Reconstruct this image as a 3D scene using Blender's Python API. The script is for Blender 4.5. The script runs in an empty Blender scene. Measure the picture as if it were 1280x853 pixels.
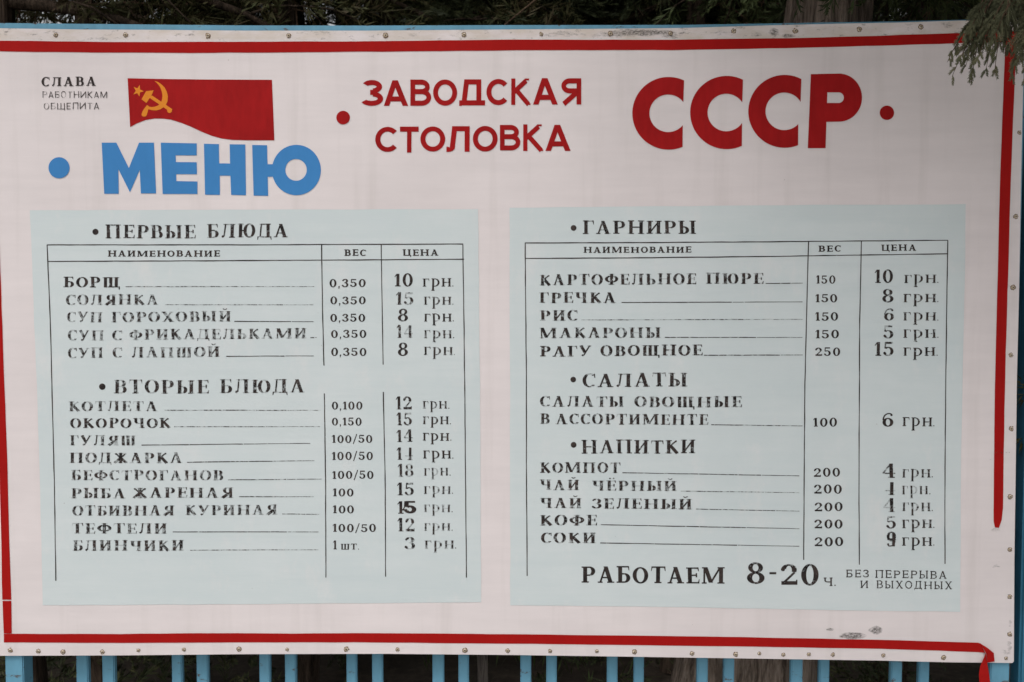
import bpy, bmesh, math, random
import numpy as np
from mathutils import Vector, Matrix
from mathutils.geometry import delaunay_2d_cdt

random.seed(7)
R = math.radians
SC = bpy.context.scene
COL = SC.collection

# ------------------------------------------------------------------ camera
CAM_Y, CAM_Z, PITCH, FPX = -2.84, 1.72, R(3.4), 40 / 36 * 1280
cd = bpy.data.cameras.new('camera')
cd.lens, cd.sensor_width = 40, 36
cd.clip_start, cd.clip_end = 0.05, 2000
cd.dof.use_dof = True
cd.dof.focus_distance = 2.85
cd.dof.aperture_fstop = 5.6
cam = bpy.data.objects.new('camera', cd)
cam.location = (0, CAM_Y, CAM_Z)
cam.rotation_euler = (R(90) - PITCH, 0, 0)
COL.objects.link(cam)
SC.camera = cam

# ------------------------------------------------------------------ sky and sun
SUN_EL, SUN_AZ = R(58), R(205)          # azimuth clockwise from +Y: high behind the viewer, a little to the left
w = bpy.data.worlds.new('World')
SC.world = w
w.use_nodes = True
nt = w.node_tree
nt.nodes.clear()
sky = nt.nodes.new('ShaderNodeTexSky')
sky.sky_type = 'NISHITA'
sky.sun_disc = False
sky.sun_elevation = SUN_EL
sky.sun_rotation = SUN_AZ
sky.air_density, sky.dust_density = 1.0, 4.0
hsv = nt.nodes.new('ShaderNodeHueSaturation')
hsv.inputs['Saturation'].default_value = 0.12
bg = nt.nodes.new('ShaderNodeBackground')
bg.inputs['Strength'].default_value = 0.13
wo = nt.nodes.new('ShaderNodeOutputWorld')
nt.links.new(sky.outputs[0], hsv.inputs['Color'])
nt.links.new(hsv.outputs[0], bg.inputs['Color'])
nt.links.new(bg.outputs[0], wo.inputs['Surface'])
sd = bpy.data.lights.new('sun', 'SUN')
sd.energy, sd.angle, sd.color = 0.9, R(20), (1.0, 0.955, 0.93)
sun = bpy.data.objects.new('sun', sd)
d = Vector((math.sin(SUN_AZ) * math.cos(SUN_EL), math.cos(SUN_AZ) * math.cos(SUN_EL), math.sin(SUN_EL)))
sun.rotation_euler = d.to_track_quat('Z', 'Y').to_euler()
sun.location = (-3, -6, 9)
COL.objects.link(sun)
SC.view_settings.view_transform = 'Standard'
SC.view_settings.look = 'None'
SC.view_settings.exposure = 0.13
SC.view_settings.gamma = 1.0

# ------------------------------------------------------------------ helpers
SP, CP = math.sin(PITCH), math.cos(PITCH)


def pt(px, py, Y=0.0, off=0.0):
    """point of the upright plane y=Y seen at photo pixel (px, py)"""
    u, v = (px - 640) / FPX, (426.5 - py) / FPX
    dx, dy, dz = u, CP + v * SP, -SP + v * CP
    t = (Y - CAM_Y) / dy
    return Vector((t * dx, Y - off, CAM_Z + t * dz))


def link(name, me, mats, parent=None, label=None):
    o = bpy.data.objects.new(name, me)
    for m in (mats if isinstance(mats, (list, tuple)) else [mats]):
        me.materials.append(m)
    COL.objects.link(o)
    if parent:
        o.parent = parent
        o.matrix_parent_inverse = Matrix.Translation(-parent.location) if parent.type == 'EMPTY' and not parent.parent else Matrix.Identity(4)
    if label:
        o['label'] = label
    return o


def mesh_from(name, verts, faces, smooth=False):
    me = bpy.data.meshes.new(name)
    me.from_pydata([tuple(v) for v in verts], [], faces)
    if smooth:
        me.polygons.foreach_set('use_smooth', [True] * len(me.polygons))
    me.update()
    return me


def thing(name, label, cat, loc=(0, 0, 0), group=None):
    o = bpy.data.objects.new(name, None)
    o.empty_display_size = 0.1
    o.location = loc
    COL.objects.link(o)
    o['label'], o['category'] = label, cat
    if group:
        o['group'] = group
    return o


def sub(parent):
    """a part that is itself the parent of sub-parts: keep world placement"""
    return parent


class MB:
    def __init__(s):
        s.v, s.f, s.m = [], [], []

    def add(s, verts, faces, mi=0):
        n = len(s.v)
        s.v += [tuple(v) for v in verts]
        s.f += [tuple(i + n for i in f) for f in faces]
        s.m += [mi] * len(faces)

    def box(s, x0, x1, y0, y1, z0, z1, mi=0):
        v = [(x, y, z) for z in (z0, z1) for y in (y0, y1) for x in (x0, x1)]
        s.add(v, [(0, 2, 3, 1), (4, 5, 7, 6), (0, 1, 5, 4), (2, 6, 7, 3), (0, 4, 6, 2), (1, 3, 7, 5)], mi)

    def tube(s, pts, radii, n=6, mi=0, lobes=None, cap=True):
        pts = [Vector(p) for p in pts]
        rings = []
        ref = Vector((0.31, 0.2, 0.93)).normalized()
        for i, p in enumerate(pts):
            a = pts[max(i - 1, 0)]
            b = pts[min(i + 1, len(pts) - 1)]
            t = (b - a).normalized()
            r_ = ref if abs(t.dot(ref)) < 0.95 else Vector((1, 0, 0))
            e1 = t.cross(r_).normalized()
            e2 = t.cross(e1).normalized()
            rings.append([p + (e1 * math.cos(2 * math.pi * k / n) + e2 * math.sin(2 * math.pi * k / n)) * radii[i] * (lobes(k / n, i) if lobes else 1) for k in range(n)])
        v = [q for r in rings for q in r]
        f = [(i * n + k, i * n + (k + 1) % n, (i + 1) * n + (k + 1) % n, (i + 1) * n + k) for i in range(len(pts) - 1) for k in range(n)]
        if cap:
            f.append(tuple(range(n)))
            f.append(tuple((len(pts) - 1) * n + k for k in range(n - 1, -1, -1)))
        s.add(v, f, mi)

    def build(s, name, mats, parent=None, label=None, smooth=False, bevel=0):
        me = mesh_from(name, s.v, s.f, smooth)
        if len(set(s.m)) > 1:
            me.polygons.foreach_set('material_index', s.m)
        if bevel:
            bm = bmesh.new()
            bm.from_mesh(me)
            bmesh.ops.recalc_face_normals(bm, faces=bm.faces)
            es = [e for e in bm.edges if e.is_manifold and e.calc_face_angle(0) > 0.6]
            bmesh.ops.bevel(bm, geom=es, offset=bevel, segments=2, affect='EDGES')
            bm.to_mesh(me)
            bm.free()
        return link(name, me, mats, parent, label)


# ------------------------------------------------------------------ materials
class N:
    """tiny node builder"""

    def __init__(s, name, rough=0.6, spec=0.4):
        s.m = bpy.data.materials.new(name)
        s.m.use_nodes = True
        s.t = s.m.node_tree
        s.b = s.t.nodes['Principled BSDF']
        s.out = s.t.nodes['Material Output']
        s.b.inputs['Roughness'].default_value = rough
        s.b.inputs['Specular IOR Level'].default_value = spec
        s.co = s.t.nodes.new('ShaderNodeTexCoord').outputs['Object']

    def new(s, t, **k):
        n = s.t.nodes.new(t)
        for a, b in k.items():
            setattr(n, a, b)
        return n

    def ln(s, a, b):
        s.t.links.new(a, b)

    def vec(s, scale, src=None):
        n = s.new('ShaderNodeMapping')
        n.inputs['Scale'].default_value = scale
        s.ln(src or s.co, n.inputs['Vector'])
        return n.outputs[0]

    def noise(s, scale, detail=4, rough=0.55, vec=None):
        n = s.new('ShaderNodeTexNoise')
        n.inputs['Scale'].default_value = scale
        n.inputs['Detail'].default_value = detail
        n.inputs['Roughness'].default_value = rough
        s.ln(vec or s.co, n.inputs['Vector'])
        return n.outputs['Fac']

    def ramp(s, src, *stops):
        n = s.new('ShaderNodeValToRGB')
        el = n.color_ramp.elements
        while len(el) < len(stops):
            el.new(0.5)
        for e, (p, c) in zip(el, stops):
            e.position = p
            e.color = (c, c, c, 1) if isinstance(c, (int, float)) else (*c, 1)
        s.ln(src, n.inputs[0])
        return n.outputs[0]

    def mr(s, src, a, b, c=0.0, d=1.0):
        n = s.new('ShaderNodeMapRange')
        for i, x in enumerate((a, b, c, d)):
            n.inputs[i + 1].default_value = x
        s.ln(src, n.inputs[0])
        return n.outputs[0]

    def mix(s, fac, a, b, mode='MIX'):
        n = s.new('ShaderNodeMix', data_type='RGBA', blend_type=mode)
        for x, i in ((fac, 0), (a, 6), (b, 7)):
            if isinstance(x, (int, float)):
                n.inputs[i].default_value = x if i == 0 else (x, x, x, 1)
            elif isinstance(x, tuple):
                n.inputs[i].default_value = (*x, 1)
            else:
                s.ln(x, n.inputs[i])
        return n.outputs[2]

    def math(s, op, a, b=None, c=None, clamp=False):
        n = s.new('ShaderNodeMath', operation=op, use_clamp=clamp)
        for i, x in enumerate((a, b, c)):
            if x is None:
                continue
            if isinstance(x, (int, float)):
                n.inputs[i].default_value = x
            else:
                s.ln(x, n.inputs[i])
        return n.outputs[0]

    def bump(s, h, strength=0.3, dist=0.01):
        n = s.new('ShaderNodeBump')
        n.inputs['Strength'].default_value = strength
        n.inputs['Distance'].default_value = dist
        s.ln(h, n.inputs['Height'])
        s.ln(n.outputs[0], s.b.inputs['Normal'])

    def color(s, c):
        if isinstance(c, tuple):
            s.b.inputs['Base Color'].default_value = (*c, 1)
        else:
            s.ln(c, s.b.inputs['Base Color'])
        return s

    def cutout(s, fac):
        tr = s.new('ShaderNodeBsdfTransparent')
        mx = s.new('ShaderNodeMixShader')
        s.ln(fac, mx.inputs[0])
        s.ln(tr.outputs[0], mx.inputs[1])
        s.ln(s.b.outputs[0], mx.inputs[2])
        s.ln(mx.outputs[0], s.out.inputs['Surface'])


def stain_mask(n, blobs, scale, lo, hi, aniso=(1, 1, 1)):
    """dirt with its own ragged outline inside the given ellipses (x, z, rx, rz, weight)"""
    sep = n.new('ShaderNodeSeparateXYZ')
    n.ln(n.co, sep.inputs[0])
    tot = None
    for (x, z, rx, rz, wgt) in blobs:
        a = n.math('DIVIDE', n.math('SUBTRACT', sep.outputs[0], x), rx)
        b = n.math('DIVIDE', n.math('SUBTRACT', sep.outputs[2], z), rz)
        q = n.math('ADD', n.math('MULTIPLY', a, a), n.math('MULTIPLY', b, b))
        f = n.math('MULTIPLY', n.math('SUBTRACT', 1.0, q, clamp=True), wgt)
        tot = f if tot is None else n.math('MAXIMUM', tot, f)
    no = n.noise(scale, 6, 0.7, n.vec(aniso))
    m_ = n.mr(n.math('ADD', no, n.math('MULTIPLY', tot, 0.62)), lo, hi)
    fine = n.mr(n.noise(330, 3, 0.7, n.vec((0.4, 1, 1))), 0.36, 0.60, 0.12, 1.0)
    return n.math('MULTIPLY', m_, fine)


def blob(px, py, rx, ry, wgt):
    p = pt(px, py)
    return (p.x, p.z, rx * 0.002, ry * 0.002, wgt)


def paint(name, c, var=0.08, rough=0.5, spec=0.35, chip=None):
    n = N(name, rough, spec)
    a = n.noise(5, 5, 0.6)
    b = n.noise(60, 3, 0.6, n.vec((1, 1, 0.25)))
    f = n.math('ADD', n.math('MULTIPLY', a, 0.6), n.math('MULTIPLY', b, 0.4))
    lo = tuple(x * (1 - var) for x in c)
    hi = tuple(min(1, x * (1 + var)) for x in c)
    colr = n.ramp(f, (0.3, lo), (0.7, hi))
    if chip:
        colr = n.mix(n.mr(n.noise(70, 6, 0.7, n.vec((0.35, 1, 1))), chip[0], chip[0] + 0.06), colr, chip[1])
    n.color(colr)
    n.bump(n.noise(180, 3, 0.6, n.vec((1, 1, 0.3))), 0.08, 0.002)
    return n.m


WHITE = (0.775, 0.705, 0.70)


def board_white():
    n = N('painted_white_sheet', 0.5, 0.35)
    a = n.noise(2.2, 5, 0.6)
    b = n.noise(34, 4, 0.6, n.vec((0.12, 1, 1)))
    f = n.math('ADD', n.math('MULTIPLY', a, 0.65), n.math('MULTIPLY', b, 0.35))
    c = n.ramp(f, (0.3, tuple(x * 0.90 for x in WHITE)), (0.7, tuple(min(1, x * 1.07) for x in WHITE)))
    # weathered strip along the top edge: cream bare patches and mildew
    sep = n.new('ShaderNodeSeparateXYZ')
    n.ln(n.co, sep.inputs[0])
    ztop = pt(640, 37).z
    strip = n.mr(sep.outputs[2], ztop - 0.032, ztop - 0.022)
    cream = n.math('MULTIPLY', strip, n.mr(n.noise(9, 5, 0.65, n.vec((1, 1, 2.5))), 0.36, 0.6))
    c = n.mix(n.math('MULTIPLY', cream, 0.85), c, (0.62, 0.54, 0.47))
    speck = n.math('MULTIPLY', strip, n.mr(n.noise(60, 7, 0.75, n.vec((0.45, 1, 1))), 0.565, 0.68))
    c = n.mix(n.math('MULTIPLY', speck, 0.9), c, (0.13, 0.11, 0.10))
    bl = [blob(800, 41, 60, 6, 1.0), blob(770, 43, 45, 6, .7), blob(838, 44, 16, 7, .8), blob(700, 43, 50, 5, .55), blob(400, 41, 60, 5, .5),
          blob(945, 43, 12, 6, .6), blob(968, 40, 9, 6, 1.0), blob(985, 45, 12, 4, .8), blob(1184, 31, 12, 6, .6), blob(130, 49, 40, 5, .5), blob(38, 137, 5, 7, .4), blob(88, 165, 12, 4, .12),
          blob(515, 44, 10, 4, .6), blob(900, 41, 20, 4, .5),
          blob(1066, 795, 20, 6, 1.3), blob(1058, 796, 14, 4, 1.0), blob(1095, 788, 12, 7, 1.0), blob(1038, 787, 7, 2.5, 1.0), blob(1245, 708, 8, 5, .5),
          blob(1246, 662, 16, 6, .5), blob(1262, 808, 5, 14, .6), blob(1263, 780, 4, 8, .5), blob(1255, 816, 12, 6, .5), blob(797, 773, 30, 10, .12),
          blob(1258, 770, 2, 16, .3)]
    st = stain_mask(n, bl, 120, 0.74, 1.02, (0.4, 1, 1))
    c = n.mix(n.math('MINIMUM', st, 0.9), c, (0.05, 0.042, 0.035))
    # faint rain runs and isolated flecks
    fl = n.mr(n.noise(75, 2, 0.5), 0.775, 0.80)
    c = n.mix(n.math('MULTIPLY', fl, 0.55), c, (0.30, 0.25, 0.22))
    run = n.mr(n.noise(16, 4, 0.6, n.vec((1, 1, 0.06))), 0.52, 0.75)
    c = n.mix(n.math('MULTIPLY', run, 0.26), c, (0.50, 0.45, 0.42))
    n.color(c)
    h = n.math('ADD', n.math('MULTIPLY', n.noise(3, 2), 3.0), n.math('MULTIPLY', n.noise(260, 3, 0.6, n.vec((0.1, 1, 1))), 0.12))
    n.bump(h, 0.12, 0.01)
    return n.m


def panel_blue():
    n = N('pale_blue_paint', 0.5, 0.35)
    a = n.noise(3.0, 5, 0.65)
    b = n.noise(26, 4, 0.65, n.vec((0.15, 1, 1)))
    f = n.math('ADD', n.math('MULTIPLY', a, 0.6), n.math('MULTIPLY', b, 0.4))
    c = n.ramp(f, (0.3, (0.595, 0.665, 0.675)), (0.5, (0.63, 0.69, 0.695)), (0.72, (0.685, 0.73, 0.735)))
    # thin spots where the white shows through
    th = n.mr(n.noise(9, 6, 0.72, n.vec((1, 1, 0.55))), 0.54, 0.74)
    c = n.mix(n.math('MULTIPLY', th, 0.6), c, (0.745, 0.735, 0.73))
    br = n.mr(n.noise(30, 5, 0.7, n.vec((0.06, 1, 1))), 0.52, 0.72)
    c = n.mix(n.math('MULTIPLY', br, 0.35), c, (0.56, 0.63, 0.64))
    fl = n.mr(n.noise(75, 2, 0.5), 0.775, 0.80)
    c = n.mix(n.math('MULTIPLY', fl, 0.5), c, (0.25, 0.22, 0.2))
    n.color(c)
    n.bump(n.noise(260, 3, 0.6, n.vec((0.1, 1, 1))), 0.1, 0.002)
    return n.m


def ink(name, c, k):
    """lettering paint worn thin; how much is set per object by its colour channel"""
    n = N(name, 0.6, 0.25)
    oi = n.new('ShaderNodeObjectInfo')
    sep = n.new('ShaderNodeSeparateColor')
    n.ln(oi.outputs['Color'], sep.inputs[0])
    at = n.new('ShaderNodeAttribute')
    at.attribute_name = 'hair'
    wear = n.math('MULTIPLY', sep.outputs[0], n.math('MULTIPLY_ADD', at.outputs['Fac'], 0.85, 1.0))
    big = n.noise(80, 4, 0.6)
    fine = n.noise(170, 4, 0.7)
    f = n.math('ADD', n.math('MULTIPLY', big, 0.55), n.math('MULTIPLY', fine, 0.45))
    # wear 0 -> nearly whole, wear 1 -> strongly flaked
    thr = n.mr(wear, 0, 1.5, 0.30, 0.705)
    hi = n.math('ADD', thr, 0.07)
    lo = n.math('SUBTRACT', thr, 0.05)
    q = n.math('DIVIDE', n.math('SUBTRACT', f, lo), n.math('SUBTRACT', hi, lo), clamp=True)
    q = n.math('MULTIPLY_ADD', q, 0.80, 0.20)
    n.color(n.ramp(n.noise(45, 3), (0.35, c), (0.7, tuple(x * 1.0 + y for x, y in zip(c, (0.05, 0.035, 0.03))))))
    n.cutout(q)
    return n.m


def bark(name, dark, light, sc=1.0):
    n = N(name, 0.9, 0.1)
    v = n.vec((26 * sc, 26 * sc, 2.2 * sc))
    a = n.noise(1.0, 6, 0.65, v)
    b = n.noise(3.5, 5, 0.7, v)
    f = n.math('ADD', n.math('MULTIPLY', a, 0.6), n.math('MULTIPLY', b, 0.4))
    n.color(n.ramp(f, (0.40, dark), (0.50, tuple((x + y) / 2 for x, y in zip(dark, light))), (0.60, light)))
    n.bump(f, 1.0, 0.03)
    return n.m


def leaf(name, cols):
    n = N(name, 0.65, 0.2)
    oi = n.noise(2.6, 3, 0.6)
    fi = n.noise(30, 2, 0.6)
    f = n.math('ADD', n.math('MULTIPLY', oi, 0.55), n.math('MULTIPLY', fi, 0.45))
    n.color(n.ramp(f, (0.35, cols[0]), (0.5, cols[1]), (0.64, cols[2])))
    return n.m


M = {}
M['white'] = board_white()
M['panel'] = panel_blue()
M['red_tape'] = paint('red_tape', (0.37, 0.007, 0.006), 0.10, 0.6, 0.1)
M['red_paint'] = paint('red_paint', (0.345, 0.009, 0.010), 0.24, 0.6, 0.1)
M['blue_paint'] = paint('blue_lettering_paint', (0.05, 0.225, 0.52), 0.07, 0.6, 0.2)
M['orange'] = paint('orange_paint', (0.75, 0.235, 0.008), 0.08, 0.5)
M['ink'] = ink('black_lettering_paint', (0.012, 0.009, 0.009), 1)
M['fence'] = paint('sky_blue_fence_paint', (0.135, 0.33, 0.455), 0.16, 0.55, 0.25, chip=(0.61, (0.10, 0.09, 0.085)))
M['post'] = paint('dark_teal_paint', (0.035, 0.165, 0.26), 0.25, 0.4, 0.4, chip=(0.72, (0.30, 0.30, 0.30)))
M['bark'] = bark('stringy_bark', (0.12, 0.09, 0.07), (0.54, 0.42, 0.34), 2.0)
M['bark_dark'] = bark('dark_bark', (0.022, 0.016, 0.012), (0.105, 0.075, 0.055))
M['grey_wood'] = bark('weathered_wood', (0.06, 0.05, 0.045), (0.27, 0.23, 0.20), 2.5)
M['twig'] = bark('dead_twig_bark', (0.08, 0.05, 0.033), (0.22, 0.145, 0.10), 2)
M['leaf_a'] = leaf('juniper_needles', ((0.035, 0.048, 0.018), (0.055, 0.072, 0.026), (0.10, 0.115, 0.045)))
M['leaf_b'] = leaf('dark_conifer_needles', ((0.022, 0.030, 0.015), (0.040, 0.050, 0.022), (0.085, 0.085, 0.035)))
M['leaf_c'] = leaf('dry_conifer_needles', ((0.055, 0.030, 0.018), (0.06, 0.055, 0.022), (0.05, 0.065, 0.022)))
M['leaf_f'] = leaf('juniper_scale_shoots', ((0.06, 0.065, 0.036), (0.12, 0.122, 0.068), (0.21, 0.185, 0.11)))


def simple(name, stops, scale, rough=0.9, bumpd=0.02, bs=0.5):
    n = N(name, rough, 0.2)
    f = n.math('ADD', n.math('MULTIPLY', n.noise(scale, 6, 0.65), 0.6), n.math('MULTIPLY', n.noise(scale * 12, 4, 0.7), 0.4))
    n.color(n.ramp(f, *stops))
    n.bump(f, bs, bumpd)
    return n.m


M['soil'] = simple('needle_litter_soil', ((0.35, (0.018, 0.014, 0.011)), (0.5, (0.035, 0.027, 0.02)), (0.70, (0.085, 0.066, 0.05))), 2.0)
M['paving'] = simple('pale_concrete', ((0.3, (0.36, 0.35, 0.33)), (0.7, (0.46, 0.445, 0.42))), 1.5, 0.8, 0.01, 0.3)
M['grass'] = leaf('dull_grass', ((0.03, 0.05, 0.012), (0.05, 0.08, 0.02), (0.08, 0.10, 0.03)))


def screw_mat():
    n = N('rusty_brass', 0.45, 0.5)
    n.b.inputs['Metallic'].default_value = 0.05
    n.color(n.ramp(n.noise(220, 4, 0.7), (0.36, (0.24, 0.15, 0.08)), (0.47, (0.55, 0.45, 0.32)), (0.62, (0.70, 0.61, 0.50))))
    return n.m


def rust_mat():
    n = N('rust_ring', 0.9, 0.1)
    n.color(n.ramp(n.noise(120, 4, 0.7), (0.35, (0.09, 0.05, 0.028)), (0.6, (0.24, 0.155, 0.09)), (0.75, (0.45, 0.35, 0.24))))
    n.cutout(n.mr(n.noise(190, 4, 0.65), 0.34, 0.52, 0.25, 0.95))
    return n.m


M['screw'], M['rust'] = screw_mat(), rust_mat()
n_ = N('dark_slot', 0.9, 0.1).color((0.02, 0.015, 0.012))
M['slot'] = n_.m

# ------------------------------------------------------------------ setting
me = mesh_from('ground', [(-400, -400, 0), (400, -400, 0), (400, 400, 0), (-400, 400, 0)], [(0, 1, 2, 3)])
o = link('ground', me, M['soil'])
o['kind'] = 'structure'
pb = MB()
pb.box(-40, 40, -9, -0.03, -0.05, 0.10)  # paving out of view, kept pale and run to the fence to bounce light
o = pb.build('bounce_pavement', M['paving'], bevel=0.01)
o['kind'] = 'structure'

# ------------------------------------------------------------------ flat painted shapes on the board
def area2(p):
    return sum(p[i][0] * p[(i + 1) % len(p)][1] - p[(i + 1) % len(p)][0] * p[i][1] for i in range(len(p)))


def union(polys):
    """2D union of simple polygons as one flat triangulation"""
    V, F = [], []
    for p in polys:
        a = area2(p)
        if abs(a) < 1e-9:
            continue
        if a < 0:
            p = p[::-1]
        n = len(V)
        V += [Vector((x, y)) for x, y in p]
        F.append(list(range(n, n + len(p))))
    vs, es, fs, ov, oe, of = delaunay_2d_cdt(V, [], F, 0, 1e-5, True)
    return [(v.x, v.y) for v in vs], [tuple(f) for f, q in zip(fs, of) if len(q)]


def inside(c, p):
    x, y = c
    r_ = False
    for (x0, y0), (x1, y1) in zip(p, p[1:] + p[:1]):
        if (y0 > y) != (y1 > y) and x < (x1 - x0) * (y - y0) / (y1 - y0) + x0:
            r_ = not r_
    return r_


def decal(name, groups, off, mat, parent, label=None, wear=None, hair=False):
    """groups: list of polygon lists in photo pixels; every list is unioned, then laid on the board face"""
    V, F, HR = [], [], []
    for g in groups:
        vs, fs = union(g)
        if hair:
            ys = [y for p in g for _, y in p]
            hh = max(ys) - min(ys)
            thin = []
            for p in g:
                if len(p) == 4:
                    w_ = (math.dist(p[1], p[2]) + math.dist(p[3], p[0])) / 2
                    thin.append((p, w_ < .145 * hh))
                else:
                    thin.append((p, False))
            for f in fs:
                c = (sum(vs[i][0] for i in f) / 3, sum(vs[i][1] for i in f) / 3)
                HR.append(1.0 if not any(inside(c, p) for p, t in thin if not t) else 0.0)
        n = len(V)
        V += [pt(x, y, 0, off) for x, y in vs]
        F += [tuple(n + i for i in f) for f in fs]
    me = mesh_from(name, V, F)
    if hair:
        me.attributes.new('hair', 'FLOAT', 'FACE').data.foreach_set('value', HR)
    bm = bmesh.new()
    bm.from_mesh(me)
    for f in bm.faces:
        f.normal_update()
        if f.normal.y > 0:
            f.normal_flip()
    loose = [v for v in bm.verts if not v.link_faces]
    bmesh.ops.delete(bm, geom=loose, context='VERTS')
    bm.to_mesh(me)
    bm.free()
    o = link(name, me, mat, parent, label)
    if wear is not None:
        o.color = (wear, 0, 0, 1)
    return o


def circle(cx, cy, r, n=36, ry=None):
    ry = ry or r
    return [(cx + r * math.cos(2 * math.pi * k / n), cy + ry * math.sin(2 * math.pi * k / n)) for k in range(n)]


def strip(edgeA, edgeB):
    """quads between two polylines with the same number of points"""
    return [[edgeA[i], edgeA[i + 1], edgeB[i + 1], edgeB[i]] for i in range(len(edgeA) - 1)]


def interp(pl, key, x):
    for a, b in zip(pl, pl[1:]):
        if a[key] <= x <= b[key]:
            t = (x - a[key]) / (b[key] - a[key])
            return a[1 - key] + t * (b[1 - key] - a[1 - key])
    a, b = (pl[0], pl[1]) if x < pl[0][key] else (pl[-2], pl[-1])
    t = (x - a[key]) / (b[key] - a[key])
    return a[1 - key] + t * (b[1 - key] - a[1 - key])


def band_h(top, bot, x0, x1, step=24, jit=0.25):
    xs = [x0 + (x1 - x0) * i / max(1, round((x1 - x0) / step)) for i in range(max(1, round((x1 - x0) / step)) + 1)]
    A = [(x, interp(top, 0, x) + random.uniform(-jit, jit)) for x in xs]
    B = [(x, interp(bot, 0, x) + random.uniform(-jit, jit)) for x in xs]
    return strip(A, B)


def band_v(lf, rt, y0, y1, step=24, jit=0.2):
    k = max(1, round((y1 - y0) / step))
    ys = [y0 + (y1 - y0) * i / k for i in range(k + 1)]
    A = [(interp(lf, 1, y) + random.uniform(-jit, jit), y) for y in ys]
    B = [(interp(rt, 1, y) + random.uniform(-jit, jit), y) for y in ys]
    return strip(A, B)


board = thing('menu_board', 'large white canteen menu board edged with red tape, lettered in Russian', 'menu board', (0, 0, 0))

# the sheet itself: outline with thickness
top = [(-30, 35), (0, 35.5), (100, 37), (200, 37.5), (300, 38.5), (460, 38.5), (640, 37), (780, 36), (860, 35), (960, 32), (1040, 30), (1120, 28.5), (1200, 26), (1281, 24)]
right = [(1281, 24), (1277, 190), (1275, 300), (1273, 400), (1271, 480), (1269.5, 600), (1268, 700), (1267.3, 827)]
bottom = [(1265.5, 829), (1180, 828), (1100, 826), (940, 823.5), (780, 821), (640, 819), (480, 817.5), (300, 818), (150, 819.5), (-5, 820)]
out = top + right[1:] + bottom
fr = [pt(x, y) for x, y in out]
n = len(fr)
V = fr + [p + Vector((0, 0.005, 0)) for p in fr]
F = [tuple(range(n))[::-1], tuple(range(n, 2 * n))] + [(i, (i + 1) % n, n + (i + 1) % n, n + i) for i in range(n)]
me = mesh_from('sheet', V, F)
bm = bmesh.new()
bm.from_mesh(me)
bmesh.ops.recalc_face_normals(bm, faces=bm.faces)
bm.to_mesh(me)
bm.free()
link('sheet', me, M['white'], board)

# pale blue list panels
lt = [(37.5, 263.2), (300, 262.5), (597.5, 261.5)]
lb = [(37.5, 757.2), (54, 757), (200, 756), (400, 754.5), (601.5, 753)]


def panel_poly(lf, rt, tp, bt, step=30):
    xs = lambda a, b: [a + (b - a) * i / 18 for i in range(19)]
    P = []
    P += [(x, interp(tp, 0, x) + random.uniform(-.35, .35)) for x in xs(tp[0][0], tp[-1][0])]
    P += [(interp(rt, 1, y) + random.uniform(-.35, .35), y) for y in xs(rt[0][1] + 6, rt[-1][1] - 6)]
    P += [(x, interp(bt, 0, x) + random.uniform(-.35, .35)) for x in xs(bt[-1][0], bt[0][0])]
    P += [(interp(lf, 1, y) + random.uniform(-.35, .35), y) for y in xs(lf[-1][1] - 6, lf[0][1] + 6)]
    return P


decal('list_panel', [[panel_poly([(37.5, 263), (46, 480), (50, 600), (53.5, 757)], [(597.5, 261), (600, 480), (601.5, 753)], lt,
                                 [(53.5, 757), (200, 756), (400, 754.5), (601.5, 753)])]], 0.0006, M['panel'], board, 'pale blue panel listing first and second courses')
decal('list_panel', [[panel_poly([(637, 260), (637.5, 480), (638, 757)], [(1207, 256), (1205, 400), (1203, 480), (1201, 600), (1200, 765)],
                                 [(637, 260), (800, 258.5), (1000, 256.5), (1207, 255.5)], [(638, 757), (800, 758.5), (1000, 762), (1200, 765)])]],
      0.0006, M['panel'], board, 'pale blue panel listing garnishes, salads and drinks')

# red border tape
tt = [(-30, 50.5), (0, 51), (100, 52.5), (210, 52.8), (430, 52), (640, 50), (850, 49.8), (975, 48.3), (1100, 45), (1210, 41), (1272, 39)]
tb = [(-30, 64), (0, 64.5), (100, 65.7), (215, 66.5), (400, 65.5), (640, 63.2), (850, 62.8), (1000, 60), (1120, 57), (1210, 54), (1272, 52)]
decal('border_tape', [band_h(tt, tb, -26, 1271)], 0.0008, M['red_tape'], board, 'red tape along the top edge')
rl = [(1257, 52), (1255, 90), (1249.5, 240), (1243.5, 480), (1242, 600), (1241.6, 655)]
rr = [(1271, 41), (1268.5, 90), (1263, 240), (1256, 480), (1254, 600), (1253.5, 636)]
g = band_v(rl, rr, 52.5, 636)
g += [[(1241.8, 636), (1253.5, 636), (1252, 650), (1248.5, 660), (1243.5, 659.5), (1241.9, 652)]]
decal('border_tape', [g], 0.0008, M['red_tape'], board, 'red tape down the right edge, torn off at its lower end')
ll = [(-21, 66), (-12, 290), (-5, 450), (1, 640), (2.8, 740), (5.3, 803)]
lr = [(-9, 66), (0, 318), (5.5, 480), (9, 564), (12, 680), (14.4, 750), (15, 793)]
decal('border_tape', [band_v(ll, lr, 66.5, 749.8)], 0.0008, M['red_tape'], board, 'red tape down the left edge')
decal('border_tape', [band_v(ll, lr, 751.2, 792)], 0.0008, M['red_tape'], board, 'short red tape piece below the gap at the lower left')
bt_ = [(5, 792.5), (150, 792.6), (260, 791.5), (370, 792), (450, 791.4), (640, 793), (780, 794.5), (940, 796.7), (1100, 800), (1225, 803.6)]
bb_ = [(5, 803.2), (150, 804), (300, 803), (450, 803), (640, 804.7), (780, 806.2), (940, 808.5), (1100, 811), (1231, 815.5)]
V, F = [], []
xs = [5 + (1222 - 5) * i / 50 for i in range(51)]
A = [pt(x, interp(bt_, 0, x) + random.uniform(-.2, .2), 0, 0.0009) for x in xs]
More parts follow.
